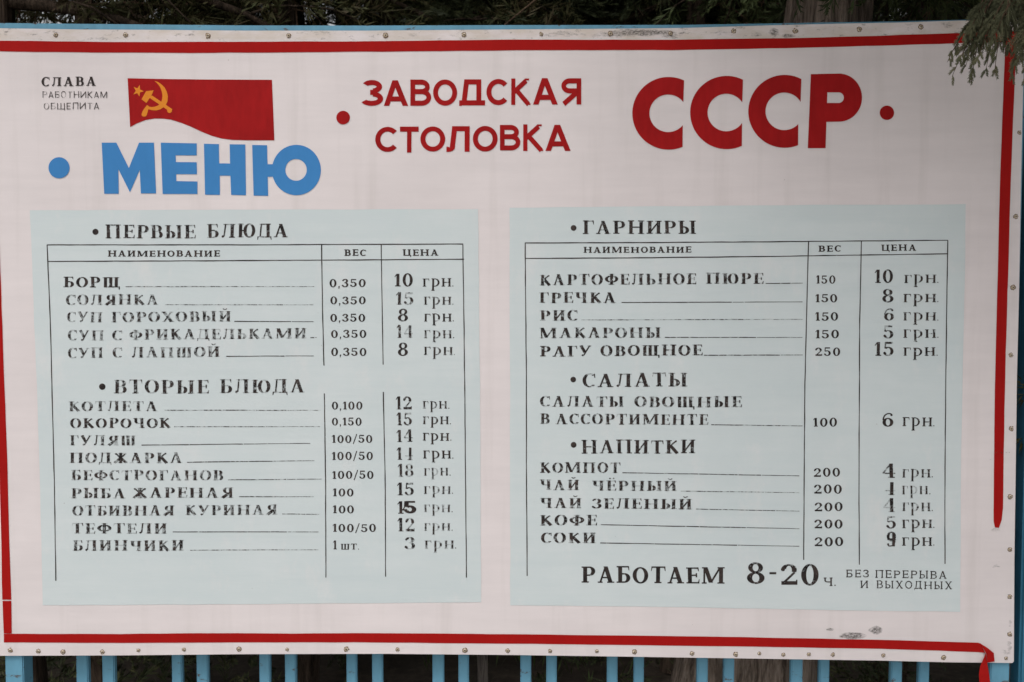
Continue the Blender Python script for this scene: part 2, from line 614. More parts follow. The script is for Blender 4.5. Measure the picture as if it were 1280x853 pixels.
B = [pt(x, interp(bb_, 0, x) + random.uniform(-.2, .2), 0, 0.0009) for x in xs]
A += [pt(1225.5, 804.2, 0, .0025)]
B += [pt(1230.5, 815.6, 0, .004)]
V = A + B
k = len(A)
F = [(i, i + 1, k + i + 1, k + i) for i in range(k - 1)]
# loose end: twisted over itself, then hanging free below the sheet
fl = [pt(1224.5, 803.8, 0, .004), pt(1233, 809, 0, .009), pt(1241, 815.5, 0, .006), pt(1242.5, 826.5, 0, .004), pt(1232, 827.3, 0, .008), pt(1231.2, 816, 0, .010)]
q = len(V)
V += fl
F += [(q, q + 1, q + 5), (q + 1, q + 2, q + 4, q + 5), (q + 2, q + 3, q + 4)]
hl = [(1231, 815.5, .006), (1227, 824, .008), (1222.5, 831, .013), (1220, 840, .018), (1220.5, 855, .02), (1223, 880, .016), (1224, 905, .012), (1222, 925, .01)]
hr = [(1231.6, 817, .006), (1232, 825, .007), (1233, 832, .009), (1234, 841, .012), (1235.5, 856, .014), (1237, 881, .012), (1237, 906, .014), (1234, 921, .012)]
q = len(V)
V += [pt(x, y, 0, o_) for x, y, o_ in hl] + [pt(x, y, 0, o_) for x, y, o_ in hr]
F += [(q + i, q + i + 1, q + 8 + i + 1, q + 8 + i) for i in range(7)]
link('border_tape', mesh_from('border_tape', V, F), M['red_tape'], board, 'red tape along the bottom edge with its loose end hanging down')

# table rules (thin ruled lines)
def rule(pl, wpx=1.15):
    """constant-width strip along a pixel polyline, as quads"""
    dense = []
    for a, b in zip(pl, pl[1:]):
        k = max(1, int(math.hypot(b[0] - a[0], b[1] - a[1]) / 14))
        dense += [(a[0] + (b[0] - a[0]) * i / k, a[1] + (b[1] - a[1]) * i / k) for i in range(k)]
    dense.append(pl[-1])
    ws = [wpx * random.uniform(0.75, 1.2) / 2 for _ in dense]
    L, Rr = [], []
    for i, p in enumerate(dense):
        a, b = dense[max(0, i - 1)], dense[min(len(dense) - 1, i + 1)]
        l = math.hypot(b[0] - a[0], b[1] - a[1])
        nx, ny = -(b[1] - a[1]) / l * ws[i], (b[0] - a[0]) / l * ws[i]
        jx, jy = random.uniform(-.12, .12), random.uniform(-.12, .12)
        L.append((p[0] + nx + jx, p[1] + ny + jy))
        Rr.append((p[0] - nx + jx, p[1] - ny + jy))
    return strip(L, Rr)


rules_l = [[(59, 306.3), (300, 306.3), (579, 305.2)], [(60, 327), (300, 326), (580, 324.3)],
           [(59, 306), (63, 400), (65, 480), (68, 600), (70, 726)],
           [(402, 306), (403.5, 400), (405, 457)], [(405.5, 492), (407, 600), (407.5, 722)],
           [(476.5, 306), (478, 400), (479, 456)], [(479.2, 490), (481.5, 600), (482, 721)],
           [(578.5, 305), (580, 400), (581, 500), (582, 600), (583, 722)]]
rules_r = [[(656, 304), (800, 303.5), (960, 302.5), (1184.5, 300.5)], [(657, 323.3), (800, 322.5), (960, 320.8), (1184, 317.5)],
           [(656.4, 304), (658, 480), (658, 600), (659, 720)],
           [(1010.5, 302), (1008, 400), (1006, 480), (1005, 600), (1004.5, 700)],
           [(1076.5, 302), (1074.5, 400), (1074, 500), (1073.5, 600), (1074, 706)],
           [(1184.5, 300.5), (1183, 400), (1182, 480), (1181, 600), (1181, 705)]]
decal('table_rules', [sum((rule(p, 1.25) for p in rules_l), [])], 0.0011, M['ink'], board, 'thin black table rules on the panel under the blue heading', wear=0.12)
decal('table_rules', [sum((rule(p, 1.25) for p in rules_r), [])], 0.0011, M['ink'], board, 'thin black table rules on the panel of garnishes and drinks', wear=0.12)
leaders = [(157, 358.6, 393, 358.4), (207, 381, 392, 381.3), (293, 402, 392, 402.3), (388, 422.3, 396, 422), (283, 445.6, 392, 445),
           (206, 513, 401, 513), (218, 533.6, 400, 533.4), (177, 556.6, 388, 554.3), (234, 578, 393, 576), (285, 600, 402, 599), (299, 621, 392, 621),
           (353, 642.6, 399, 643), (216, 665, 398, 665), (238, 687.8, 398, 687.3),
           (957, 354.6, 1003, 354), (777, 378.3, 1003, 377.6), (727, 400.2, 1003, 399.3), (831, 422, 1003, 422), (880, 444.3, 1003, 444),
           (889, 531, 1003, 532.6), (778, 591, 999, 595), (851, 614, 999, 616), (870, 636.5, 999, 639), (751, 656, 999, 661), (750, 678.7, 999, 683)]
for i, (x0, y0, x1, y1) in enumerate(leaders):
    xa = x0 + (x1 - x0) * random.uniform(0.6, 0.8)
    ya = y0 + (y1 - y0) * (xa - x0) / (x1 - x0)
    decal('leader_line', [rule([(x0, y0), (xa, ya)], 1.0) + rule([(xa + 1, ya), (x1, y1)], 0.65)], 0.0011, M['ink'], board, wear=random.choice((0.35, 0.45, 0.6, 0.75)))

# ------------------------------------------------------------------ lettering
class Face:
    """hand lettering drawn from strokes: T thick stroke, t thin stroke, s serif reach (cap height = 1)"""

    def __init__(f, T, t, s):
        f.T, f.t, f.s = T, t, s

    def line(f, x0, y0, x1, y1, w):
        dx, dy = x1 - x0, y1 - y0
        l = math.hypot(dx, dy)
        nx, ny = -dy / l * w / 2, dx / l * w / 2
        return [(x0 + nx, y0 + ny), (x1 + nx, y1 + ny), (x1 - nx, y1 - ny), (x0 - nx, y0 - ny)]

    def rect(f, x0, y0, x1, y1):
        return [(x0, y0), (x1, y0), (x1, y1), (x0, y1)]

    def diag(f, x0, y0, x1, y1, w):
        """slanted stroke with flat ends"""
        h = w / 2 * math.hypot(x1 - x0, y1 - y0) / max(0.05, abs(y1 - y0))
        return [(x0 - h, y0), (x0 + h, y0), (x1 + h, y1), (x1 - h, y1)]

    def ser(f, x, y, w):
        if not f.s:
            return []
        h = w / 2 + f.s
        th = f.t * 0.9
        return [f.rect(x - h, y, x + h, y + th)] if y < 0.5 else [f.rect(x - h, y - th, x + h, y)]

    @staticmethod
    def solid(p):
        """mark a stroke as full-bodied (it keeps its paint like the stems)"""
        return p[:1] + [((p[0][0] + p[1][0]) / 2, (p[0][1] + p[1][1]) / 2)] + p[1:]

    def V(f, x, w=None, y0=0, y1=1, st=True, sb=True):
        w = w or f.T
        r = [f.rect(x - w / 2, y0, x + w / 2, y1)]
        if st:
            r += f.ser(x, y1, w)
        if sb:
            r += [f.rect(x - w / 2 - f.s, y0, x + w / 2 + f.s, y0 + f.t * .9)] if f.s else []
        return r

    def H(f, x0, x1, y, w=None):
        w = w or f.t
        return [f.rect(x0, y - w / 2, x1, y + w / 2)]

    def tick(f, x, y, d):
        """small wedge closing an arm: d<0 hangs down"""
        if not f.s:
            return []
        return [[(x - f.t * 1.1, y), (x, y), (x + 0.02, y + d), (x - f.t * .2, y + d)]]

    def arc(f, cx, cy, rx, ry, a0, a1, wx=None, wy=None, n=20):
        wx = f.T if wx is None else wx
        wy = f.t if wy is None else wy
        n = max(4, int(n * abs(a1 - a0) / 360) + 3)
        A, B = [], []
        for k in range(n + 1):
            a = R(a0 + (a1 - a0) * k / n)
            A.append((cx + rx * math.cos(a), cy + ry * math.sin(a)))
            B.append((cx + (rx - wx) * math.cos(a), cy + (ry - wy) * math.sin(a)))
        return strip(A, B)

    def bowl(f, x0, xr, y0, y1):
        rx = min((y1 - y0) * 0.62, (xr - x0) * 0.75)
        xm = xr - rx
        return f.H(x0, xm + .002, y1 - f.t / 2) + f.H(x0, xm + .002, y0 + f.t / 2) + f.arc(xm, (y0 + y1) / 2, rx, (y1 - y0) / 2, -90, 90, n=28)

    def glyph(f, c):
        T, t, s = f.T, f.t, f.s
        e = T / 2 + s            # left side to stem centre
        V, H, tick, arc, bowl, diag, line, rect, ser = f.V, f.H, f.tick, f.arc, f.bowl, f.diag, f.line, f.rect, f.ser
        thin = max(t, T * 0.45) if s else T
        if c == 'А':
            w = 0.92 + s
            a, b, m = s + thin / 2, w - s - T / 2, w * .47
            return [diag(a, 0, m, 1, thin), diag(b, 0, m, 1, T)] + H(a + .12, b - .12, .32 if s else .27, t) + ser(a, 0, thin) + ser(b, 0, T), w
        if c == 'Б':
            return V(e) + H(e, .74, 1 - t / 2) + tick(.76, 1, -.26) + bowl(e, .84, 0, .58), .84
        if c == 'В':
            return V(e) + bowl(e, .80, .5 - t * .3, 1) + bowl(e, .86, 0, .5 + t * .7), .86
        if c == 'Г':
            return V(e) + H(e, .72, 1 - t / 2) + tick(.75, 1, -.3), .75
        if c == 'Д':
            r = .78
            return [diag(.2, t, .30, 1, thin), rect(.0, 0, 1.0, t)] + V(r, st=False, sb=False) + H(.22, r, 1 - t / 2) + ser(.30, 1, thin) + ser(r, 1, T) + \
                   [[(0, t), (.09, t), (.03, -.16), (-.02, -.16)], [(.91, t), (1.0, t), (1.02, -.16), (.97, -.16)]] * (1 if s else 0) + ([] if s else [rect(0, -.02, .10, t), rect(.95, -.0, 1.03, t)]), 1.02
        if c in 'ЕЁ':
            g = V(e) + H(e, .74, 1 - t / 2) + H(e, .62, .51) + H(e, .76, t / 2) + tick(.76, 1, -.24) + tick(.79, 0, .26)
            if s:
                g += [rect(.58, .38, .58 + t, .64)]
            if c == 'Ё':
                g += [circle(.3, 1.2, .07, 10), circle(.6, 1.2, .07, 10)]
            return g, .79
        if c == 'Ж':
            m = .58
            return V(m) + [f.solid(line(m, .5, .18, .93, t * 1.3)), f.solid(line(m, .5, .98, .93, t * 1.3)), line(m, .52, .1, .03, T * .9), line(m, .52, 1.06, .03, T * .9)] + \
                [circle(.17, .9, .08, 10), circle(.99, .9, .08, 10)] + H(0, .22, t / 2) + H(.94, 1.16, t / 2), 1.16
        if c == 'З':
            return arc(.34, .74, .36, .26, -80, 150) + arc(.33, .28, .41, .28, -150, 80) + H(.28, .42, .52, t) + ([circle(.08, .82, .07, 10), circle(.06, .2, .08, 10)] if s else []), .74
        if c in 'ИЙ':
            r = 1.0 - e + .04
            g = V(e) + V(r) + [f.solid(line(e, .08, r, .92, thin))]
            if c == 'Й':
                g += [f.solid(q) for q in arc(.52, 1.28, .19, .16, 190, 350, .08, .08)]
            return g, r + e
        if c == 'К':
            return V(e) + [f.solid(line(e, .46, .72, .92, thin)), line(e + .16, .55, .84, .02, T)] + ([circle(.74, .91, .075, 10)] + H(.66, .95, t / 2) if s else [rect(.66, .93, .86, 1), rect(.74, 0, .93, .06)]), .93
        if c == 'Л':
            r = .80
            return V(r, st=False) + H(.22, r, 1 - t / 2) + ser(r, 1, T) + ser(.30, 1, thin) + [diag(.22, .1, .32, 1, thin)] + \
                ([circle(.13, .09, .09, 12)] if s else arc(.06, .16, .26, .17, -90, -5) + [rect(0, -.01, .08, t)]), r + e
        if c == 'М':
            r = 1.18
            a = s + thin / 2
            return V(a, thin) + V(r) + [diag(a + .06, 1, .56, .06, T), diag(.56, .06, r - T * .2, 1, thin)], r + e
        if c == 'Н':
            r = .92
            return V(e) + V(r) + H(e, r, .5), r + e
        if c == 'О':
            return arc(.48, .5, .48, .515, 0, 360, n=36), .96
        if c == 'П':
            r = .90
            return V(e) + V(r) + H(e, r, 1 - t / 2), r + e
        if c == 'Р':
            return V(e) + bowl(e, .84, .42, 1), .84
        if c == 'р':
            return [rect(e - T / 2, -.45, e + T / 2, 1)] + ser(e, 1, T)[:1] + H(e - T / 2 - s, e + T / 2 + s, -.45) + bowl(e, .95, 0, 1), .95
        if c == 'С':
            return arc(.47, .5, .47, .515, 48 if s else 42, 312 if s else 318, n=36) + ([[(.74, .98), (.80, .98), (.82, .66), (.76, .70)], circle(.75, .14, .05, 8)] if s else []), .82
        if c == 'Т':
            m = .44
            return V(m, st=False) + H(.03, .85, 1 - t / 2) + tick(.88, 1, -.28) + ([[(.03, 1), (.0, .72), (.03, .72), (.03 + t * 1.1, 1)]] if s else []), .88
        if c == 'У':
            return [line(.14, .98, .47, .36, T), f.solid(line(.84, .98, .36, .06, thin))] + H(0, .32, 1 - t / 2) + H(.68, .98, 1 - t / 2) * (1 if s else 0) + [circle(.29, .09, .09, 10)] * (1 if s else 0), .98
        if c == 'Ф':
            m = .56
            return V(m) + arc(m, .52, .56, .33, 0, 360, n=32), 1.12
        if c == 'Х':
            return [diag(.16, 1, .82, 0, T), diag(.80, 1, .18, 0, thin)] + ser(.16, 1, T) + ser(.82, 0, T) + ser(.8, 1, thin) + ser(.18, 0, thin), .98
        if c == 'Ц':
            r = .86
            return V(e, sb=False) + V(r, sb=False) + H(e - T / 2, r + e + .03, t / 2) + [rect(r + e - t * .6, -.2, r + e + .03, t)], r + e + .03
        if c == 'Ч':
            r = .76
            return V(r) + V(e, y0=.62, sb=False) + arc(e - T / 2 + .34, .66, .34, .24, 180, 270) + H(e - T / 2 + .33, r, .42 + t / 2), r + e
        if c in 'ШЩ':
            m, r = .66, 1.32 - e + .02
            g = V(e, sb=False) + V(m, sb=False) + V(r, sb=False) + H(e - T / 2, r + T / 2, t / 2)
            if c == 'Щ':
                g += [rect(r, 0, r + e + .06, t), rect(r + e + .06 - t, -.2, r + e + .06, t)]
            return g, r + e + (.06 if c == 'Щ' else 0)
        if c == 'Ь':
            return V(e) + bowl(e, .82, 0, .57), .82
        if c == 'Ы':
            return V(e) + bowl(e, .74, 0, .57) + V(1.0), 1.0 + e
        if c == 'Ю':
            return V(e) + H(e, .5, .5) + arc(.86, .5, .43, .515, 0, 360, n=34), 1.29
        if c == 'Я':
            r = .78
            return V(r) + [(lambda p: [(.96 - s - e * 0 - (x - e) + (r - (.96 - s)), y) for x, y in p])(p) for p in bowl(e, .84, .42, 1)] + [line(r - .1, .45, .14, .02, T if s else T)] + H(0, .22, t / 2) * (1 if s else 0), r + e
        # figures
        if c == '0':
            return arc(.38, .5, .38, .515, 0, 360, n=32), .76
        if c == '1':
            return V(.26, st=False) + [[(.26 - T / 2, 1), (.26 - T / 2, .86), (.02, .72), (.0, .78)]] + ([] if s else []), .26 + e
        if c == '2':
            return arc(.35, .70, .35, .30, -20, 165) + [line(.60, .60, .10, .08, thin)] + [rect(.02, 0, .72, T * .8)] + [rect(.66, 0, .72, .24)] + [circle(.09, .74, .09, 12)], .74
        if c == '3':
            return arc(.34, .76, .32, .25, -85, 160) + arc(.34, .28, .37, .29, -160, 85) + H(.26, .40, .53) + [circle(.1, .80, .08, 12), circle(.07, .2, .09, 12)], .72
        if c == '4':
            return V(.54, st=False, y1=1) + [line(.50, .97, .05, .34, thin)] + H(0, .78, .32, t), .78
        if c == 'ч':        # a four whose slanted stroke has flaked away
            return V(.54, st=False, y1=1) + H(.1, .78, .34, t), .78
        if c == '5':
            return [rect(.10, .86, .64, 1)] + [line(.13, .98, .10, .52, thin)] + arc(.32, .32, .38, .33, -155, 135) + [circle(.07, .2, .09, 12)], .72
        if c == '6':
            return arc(.36, .32, .36, .33, 0, 360, n=28) + arc(.44, .48, .44, .535, 65, 180, thin) + [circle(.60, .86, .08, 12)], .74
        if c == '8':
            return arc(.36, .755, .31, .255, 0, 360, T * .85, t, 26) + arc(.36, .27, .37, .285, 0, 360, T, t, 26), .74
        if c == '9':
            return arc(.36, .68, .36, .33, 0, 360, n=28) + arc(.28, .52, .44, .535, -115, 0, thin) + [circle(.12, .14, .08, 12)], .74
        if c == ',':
            return [circle(.09, .07, .085, 12), [(.03, .03), (.17, .06), (.08, -.2), (.03, -.2)]], .2
        if c == '.':
            return [circle(.08, .07, .075, 12)], .18
        if c == '/':
            return [line(.02, -.15, .42, 1.12, t * 1.1)], .46
        if c == '-':
            return [rect(.0, .42, .42, .54)], .42
        raise KeyError(c)


SERIF = Face(0.25, 0.10, 0.11)
HEAD = Face(0.235, 0.085, 0.10)
BOLD = Face(0.245, 0.085, 0.095)
SMALL = Face(0.24, 0.13, 0.09)
FINE = Face(0.155, 0.12, 0.07)
PRICE = Face(0.22, 0.085, 0.10)
SANS = Face(0.195, 0.195, 0)
THIN = Face(0.125, 0.115, 0)
NUM = Face(0.225, 0.10, 0.09)


def word(face, text, x0, x1, y0, y1, h0, h1=None, gap=0.24, jit=1.0):
    """polygons of one word fitted between pixel columns x0..x1, baseline y0..y1, cap height h0..h1"""
    h1 = h1 or h0
    gl = [face.glyph(c) for c in text]
    tot = sum(w for _, w in gl) + gap * (len(gl) - 1)
    k = (x1 - x0) / tot
    x, outp = 0, []
    for g, wd in gl:
        u = (x + wd / 2) / tot
        h = (h0 + (h1 - h0) * u) * (1 + random.uniform(-.03, .03) * jit)
        yb = y0 + (y1 - y0) * u + random.uniform(-.02, .02) * h * jit
        sk = random.uniform(-.025, .025) * jit
        polys = []
        for p in g:
            polys.append([(x0 + (x + a + sk * b) * k, yb - b * h) for a, b in p])
        outp.append(polys)
        x += wd + gap
    return outp


def lettering(name, words, face, wear, label, mat='ink', parent=None, gap=0.24, jit=1.0):
    for i, wd in enumerate(words):
        lab = label if len(words) == 1 else label + ', part reading ' + wd[0]
        decal(name, word(face, *wd, gap=gap, jit=jit), 0.0011, M[mat], parent or board, lab, wear, True)


BUL = []


def bullet(x, y, r, mat='ink', label=None):
    decal('bullet', [[circle(x, y, r, 28)]], 0.0011, M[mat], board, label, 0.05)


# top left greeting
lettering('greeting', [('СЛАВА', 52, 120, 108, 107.5, 11.2)], BOLD, 0.15, 'lettering СЛАВА in bold black')
lettering('greeting', [('РАБОТНИКАМ', 53.5, 134, 122.5, 123, 8.2)], THIN, 0.35, 'lettering РАБОТНИКАМ in thin black', gap=.3)
lettering('greeting', [('ОБЩЕПИТА', 55, 124, 137, 136.8, 8.2)], THIN, 0.35, 'lettering ОБЩЕПИТА in thin black', gap=.3)

# flag and emblem
fo = lambda x, y: (150 + x / 6.244, 85 + y / 6.244)
flag = decal('flag', [[[fo(*p) for p in [(60, 82), (350, 88), (700, 92), (1186, 94), (1196, 330), (1205, 566), (1000, 566), (880, 563), (800, 553), (720, 532), (640, 500), (560, 462), (480, 430),
                                        (400, 405), (340, 397), (270, 396), (200, 408), (130, 435), (80, 463), (70, 270)]]]], 0.0008, M['red_paint'], board, 'painted red flag with a waved lower edge')
outer = [(270, 103), (300, 112), (325, 130), (350, 155), (366, 185), (375, 222), (372, 262), (360, 288), (342, 308), (316, 325), (284, 333), (250, 331), (216, 322)]
inner = [(270, 103), (290, 120), (308, 142), (320, 165), (328, 190), (332, 218), (330, 245), (322, 268), (310, 285), (293, 297), (270, 305), (245, 307), (222, 301)]
em = strip(outer, inner) + [[(212, 291), (226, 300), (220, 332), (210, 370), (202, 379), (188, 382), (174, 377), (169, 366), (176, 342), (190, 320)]]
em += [[(205, 183), (263, 176), (258, 192), (244, 220), (207, 275), (169, 246)], [(228, 232), (250, 216), (410, 324), (396, 346)], circle(388, 334, 19, 20)]
decal('hammer_and_sickle', [[[fo(*p) for p in q] for q in em]], 0.0012, M['orange'], flag, 'orange hammer and sickle')
sp = [(155, 134), (188, 184), (153, 224), (106, 208), (108, 150)]
cx, cy = 143, 181
star = []
for i in range(5):
    a, b = sp[i], sp[(i + 1) % 5]
    star += [a, (cx + ((a[0] + b[0]) / 2 - cx) * .52, cy + ((a[1] + b[1]) / 2 - cy) * .52)]
decal('star', [[[fo(*p) for p in star]]], 0.0012, M['orange'], flag, 'small orange star')

# МЕНЮ
mo = lambda x, y: (120 + x / 4.4138, 170 + y / 4.4138)
men = [[[(32, 38), (113, 38), (182, 178), (238, 38), (320, 38), (332, 318), (248, 318), (242, 188), (188, 312), (124, 184), (126, 320), (46, 320)]],
       [[(358, 38), (556, 42), (556, 108), (440, 108), (441, 145), (556, 146), (557, 212), (443, 212), (444, 250), (560, 252), (560, 321), (368, 321)]],
       [[(596, 44), (678, 46), (680, 152), (740, 153), (738, 47), (824, 48), (828, 328), (746, 326), (742, 220), (683, 220), (684, 326), (602, 325)]],
       [[(862, 51), (944, 52), (950, 331), (870, 330)], [(940, 157), (990, 157), (990, 226), (940, 226)]] +
       strip([(1106 + 135 * math.cos(R(a)), 189 + 139 * math.sin(R(a))) for a in range(0, 361, 8)], [(1104 + 59 * math.cos(R(a)), 188 + 60 * math.sin(R(a))) for a in range(0, 361, 8)])]
decal('heading', [[[mo(*p) for p in q] for q in g] for g in men], 0.0009, M['blue_paint'], board, 'large blue lettering МЕНЮ')
bullet(74, 210, 13.2, 'blue_paint', 'blue dot before МЕНЮ')
bullet(429, 147.3, 8.5, 'red_paint', 'red dot before ЗАВОДСКАЯ СТОЛОВКА')
bullet(1108.5, 141.3, 9.0, 'red_paint', 'red dot after СССР')

# ЗАВОДСКАЯ СТОЛОВКА, letter by letter
zs = [('З', 452.7, 479, 132.5, 32.5), ('А', 480, 510, 132.6, 32), ('В', 513, 539, 132.5, 32.5), ('О', 541.5, 571.5, 131.8, 32), ('Д', 574, 606, 132, 32.5), ('С', 608, 634, 131, 31.5), ('К', 639, 663, 131.5, 33), ('А', 666.5, 697, 131, 33), ('Я', 700.5, 726.5, 131, 32.8)]
st_ = [('С', 469, 496, 189.6, 30.5), ('Т', 499, 524, 191, 32.5), ('О', 525.5, 556.5, 189.3, 30.5), ('Л', 558, 587, 190, 32), ('О', 591, 622, 189.2, 31), ('В', 625, 650.5, 188.3, 32), ('К', 654, 679, 189, 33), ('А', 682, 713, 189, 32.5)]
for rows, lab in ((zs, 'red lettering ЗАВОДСКАЯ'), (st_, 'red lettering СТОЛОВКА')):
    gr = []
    for c, x0, x1, yb, h in rows:
        gr += word(SANS, c, x0, x1, yb, yb, h, jit=0.25)
    decal('heading', gr, 0.0009, M['red_paint'], board, lab)

# СССР
so = lambda x, y: (780 + x / 4.129, 85 + y / 4.129)
ss = []
for cx, cy, Ro, cut0, cut1 in ((230, 235, 187.5, 310, 302), (530, 231, 189, 614, 608), (829, 225, 188, 915, 898)):
    ri = 97
    a0o = math.degrees(math.acos((cut0 - cx) / Ro))
    a1o = 360 - math.degrees(math.acos((cut1 - cx) / Ro))
    a0i = math.degrees(math.acos(min(1, (cut0 - 2 - cx) / ri)))
    a1i = 360 - math.degrees(math.acos(min(1, (cut1 + 3 - cx) / ri)))
    A, B = [], []
    for k in range(41):
        u = k / 40
        a = R(a0o + (a1o - a0o) * u)
        b = R(a0i + (a1i - a0i) * u)
        A.append((cx + Ro * math.cos(a), cy - Ro * math.sin(a)))
        B.append((cx - 2 + ri * math.cos(b), cy - ri * math.sin(b)))
    ss.append(strip(A, B))
A = [(1000, 32), (1120, 30)] + [(1110 + 118 * math.cos(R(a)), 154 - 124 * math.sin(R(a))) for a in range(85, -91, -7)] + [(1000, 280)]
k = len(A)
B = [(1049, 127), (1108, 127)] + [(1108 + 26 * math.cos(R(a)), 154.5 - 27.5 * math.sin(R(a))) for a in range(85, -91, -7)] + [(1049, 182)]
ss.append(strip(A, B) + [[(964, 33), (1052, 32), (1040, 415), (948, 415)]])
decal('heading', [[[so(*p) for p in q] for q in g] for g in ss], 0.0009, M['red_paint'], board, 'very large red lettering СССР')

# section headings
def heading(x, y, r, words, wear, lab):
    bullet(x, y, r, 'ink', 'black dot before ' + lab)
    lettering('section_heading', words, HEAD, wear, 'section heading ' + lab, gap=.17)


heading(119.5, 290, 3.8, [('ПЕРВЫЕ', 132, 244.5, 298, 298, 17), ('БЛЮДА', 259, 360, 297.5, 296.5, 17)], .42, 'ПЕРВЫЕ БЛЮДА')
heading(128, 483.5, 4.0, [('ВТОРЫЕ', 142.5, 261, 492, 492, 17), ('БЛЮДА', 275, 381, 491.5, 491, 17)], .5, 'ВТОРЫЕ БЛЮДА')
heading(717, 285.2, 3.6, [('ГАРНИРЫ', 728.5, 870, 293, 292.3, 16.7)], .35, 'ГАРНИРЫ')
heading(716.5, 474.6, 3.5, [('САЛАТЫ', 728, 859, 484, 483.5, 17)], .42, 'САЛАТЫ')
heading(717, 556.2, 3.6, [('НАПИТКИ', 727, 869, 567, 567, 17)], .38, 'НАПИТКИ')
# column titles
for ws, lab in (([('НАИМЕНОВАНИЕ', 135, 275, 321, 321, 7.6)], 'НАИМЕНОВАНИЕ'), ([('ВЕС', 430.7, 457.5, 320.3, 320, 8)], 'ВЕС'), ([('ЦЕНА', 503.5, 548, 320, 319.8, 8)], 'ЦЕНА'),
                ([('НАИМЕНОВАНИЕ', 729.5, 864, 316.3, 316, 7.5)], 'НАИМЕНОВАНИЕ'), ([('ВЕС', 1023, 1051, 315, 314.7, 7.8)], 'ВЕС'), ([('ЦЕНА', 1101.5, 1145, 314, 313.6, 7.8)], 'ЦЕНА')):
    lettering('column_title', ws, SMALL, 0.15, 'column title ' + lab, gap=.22)

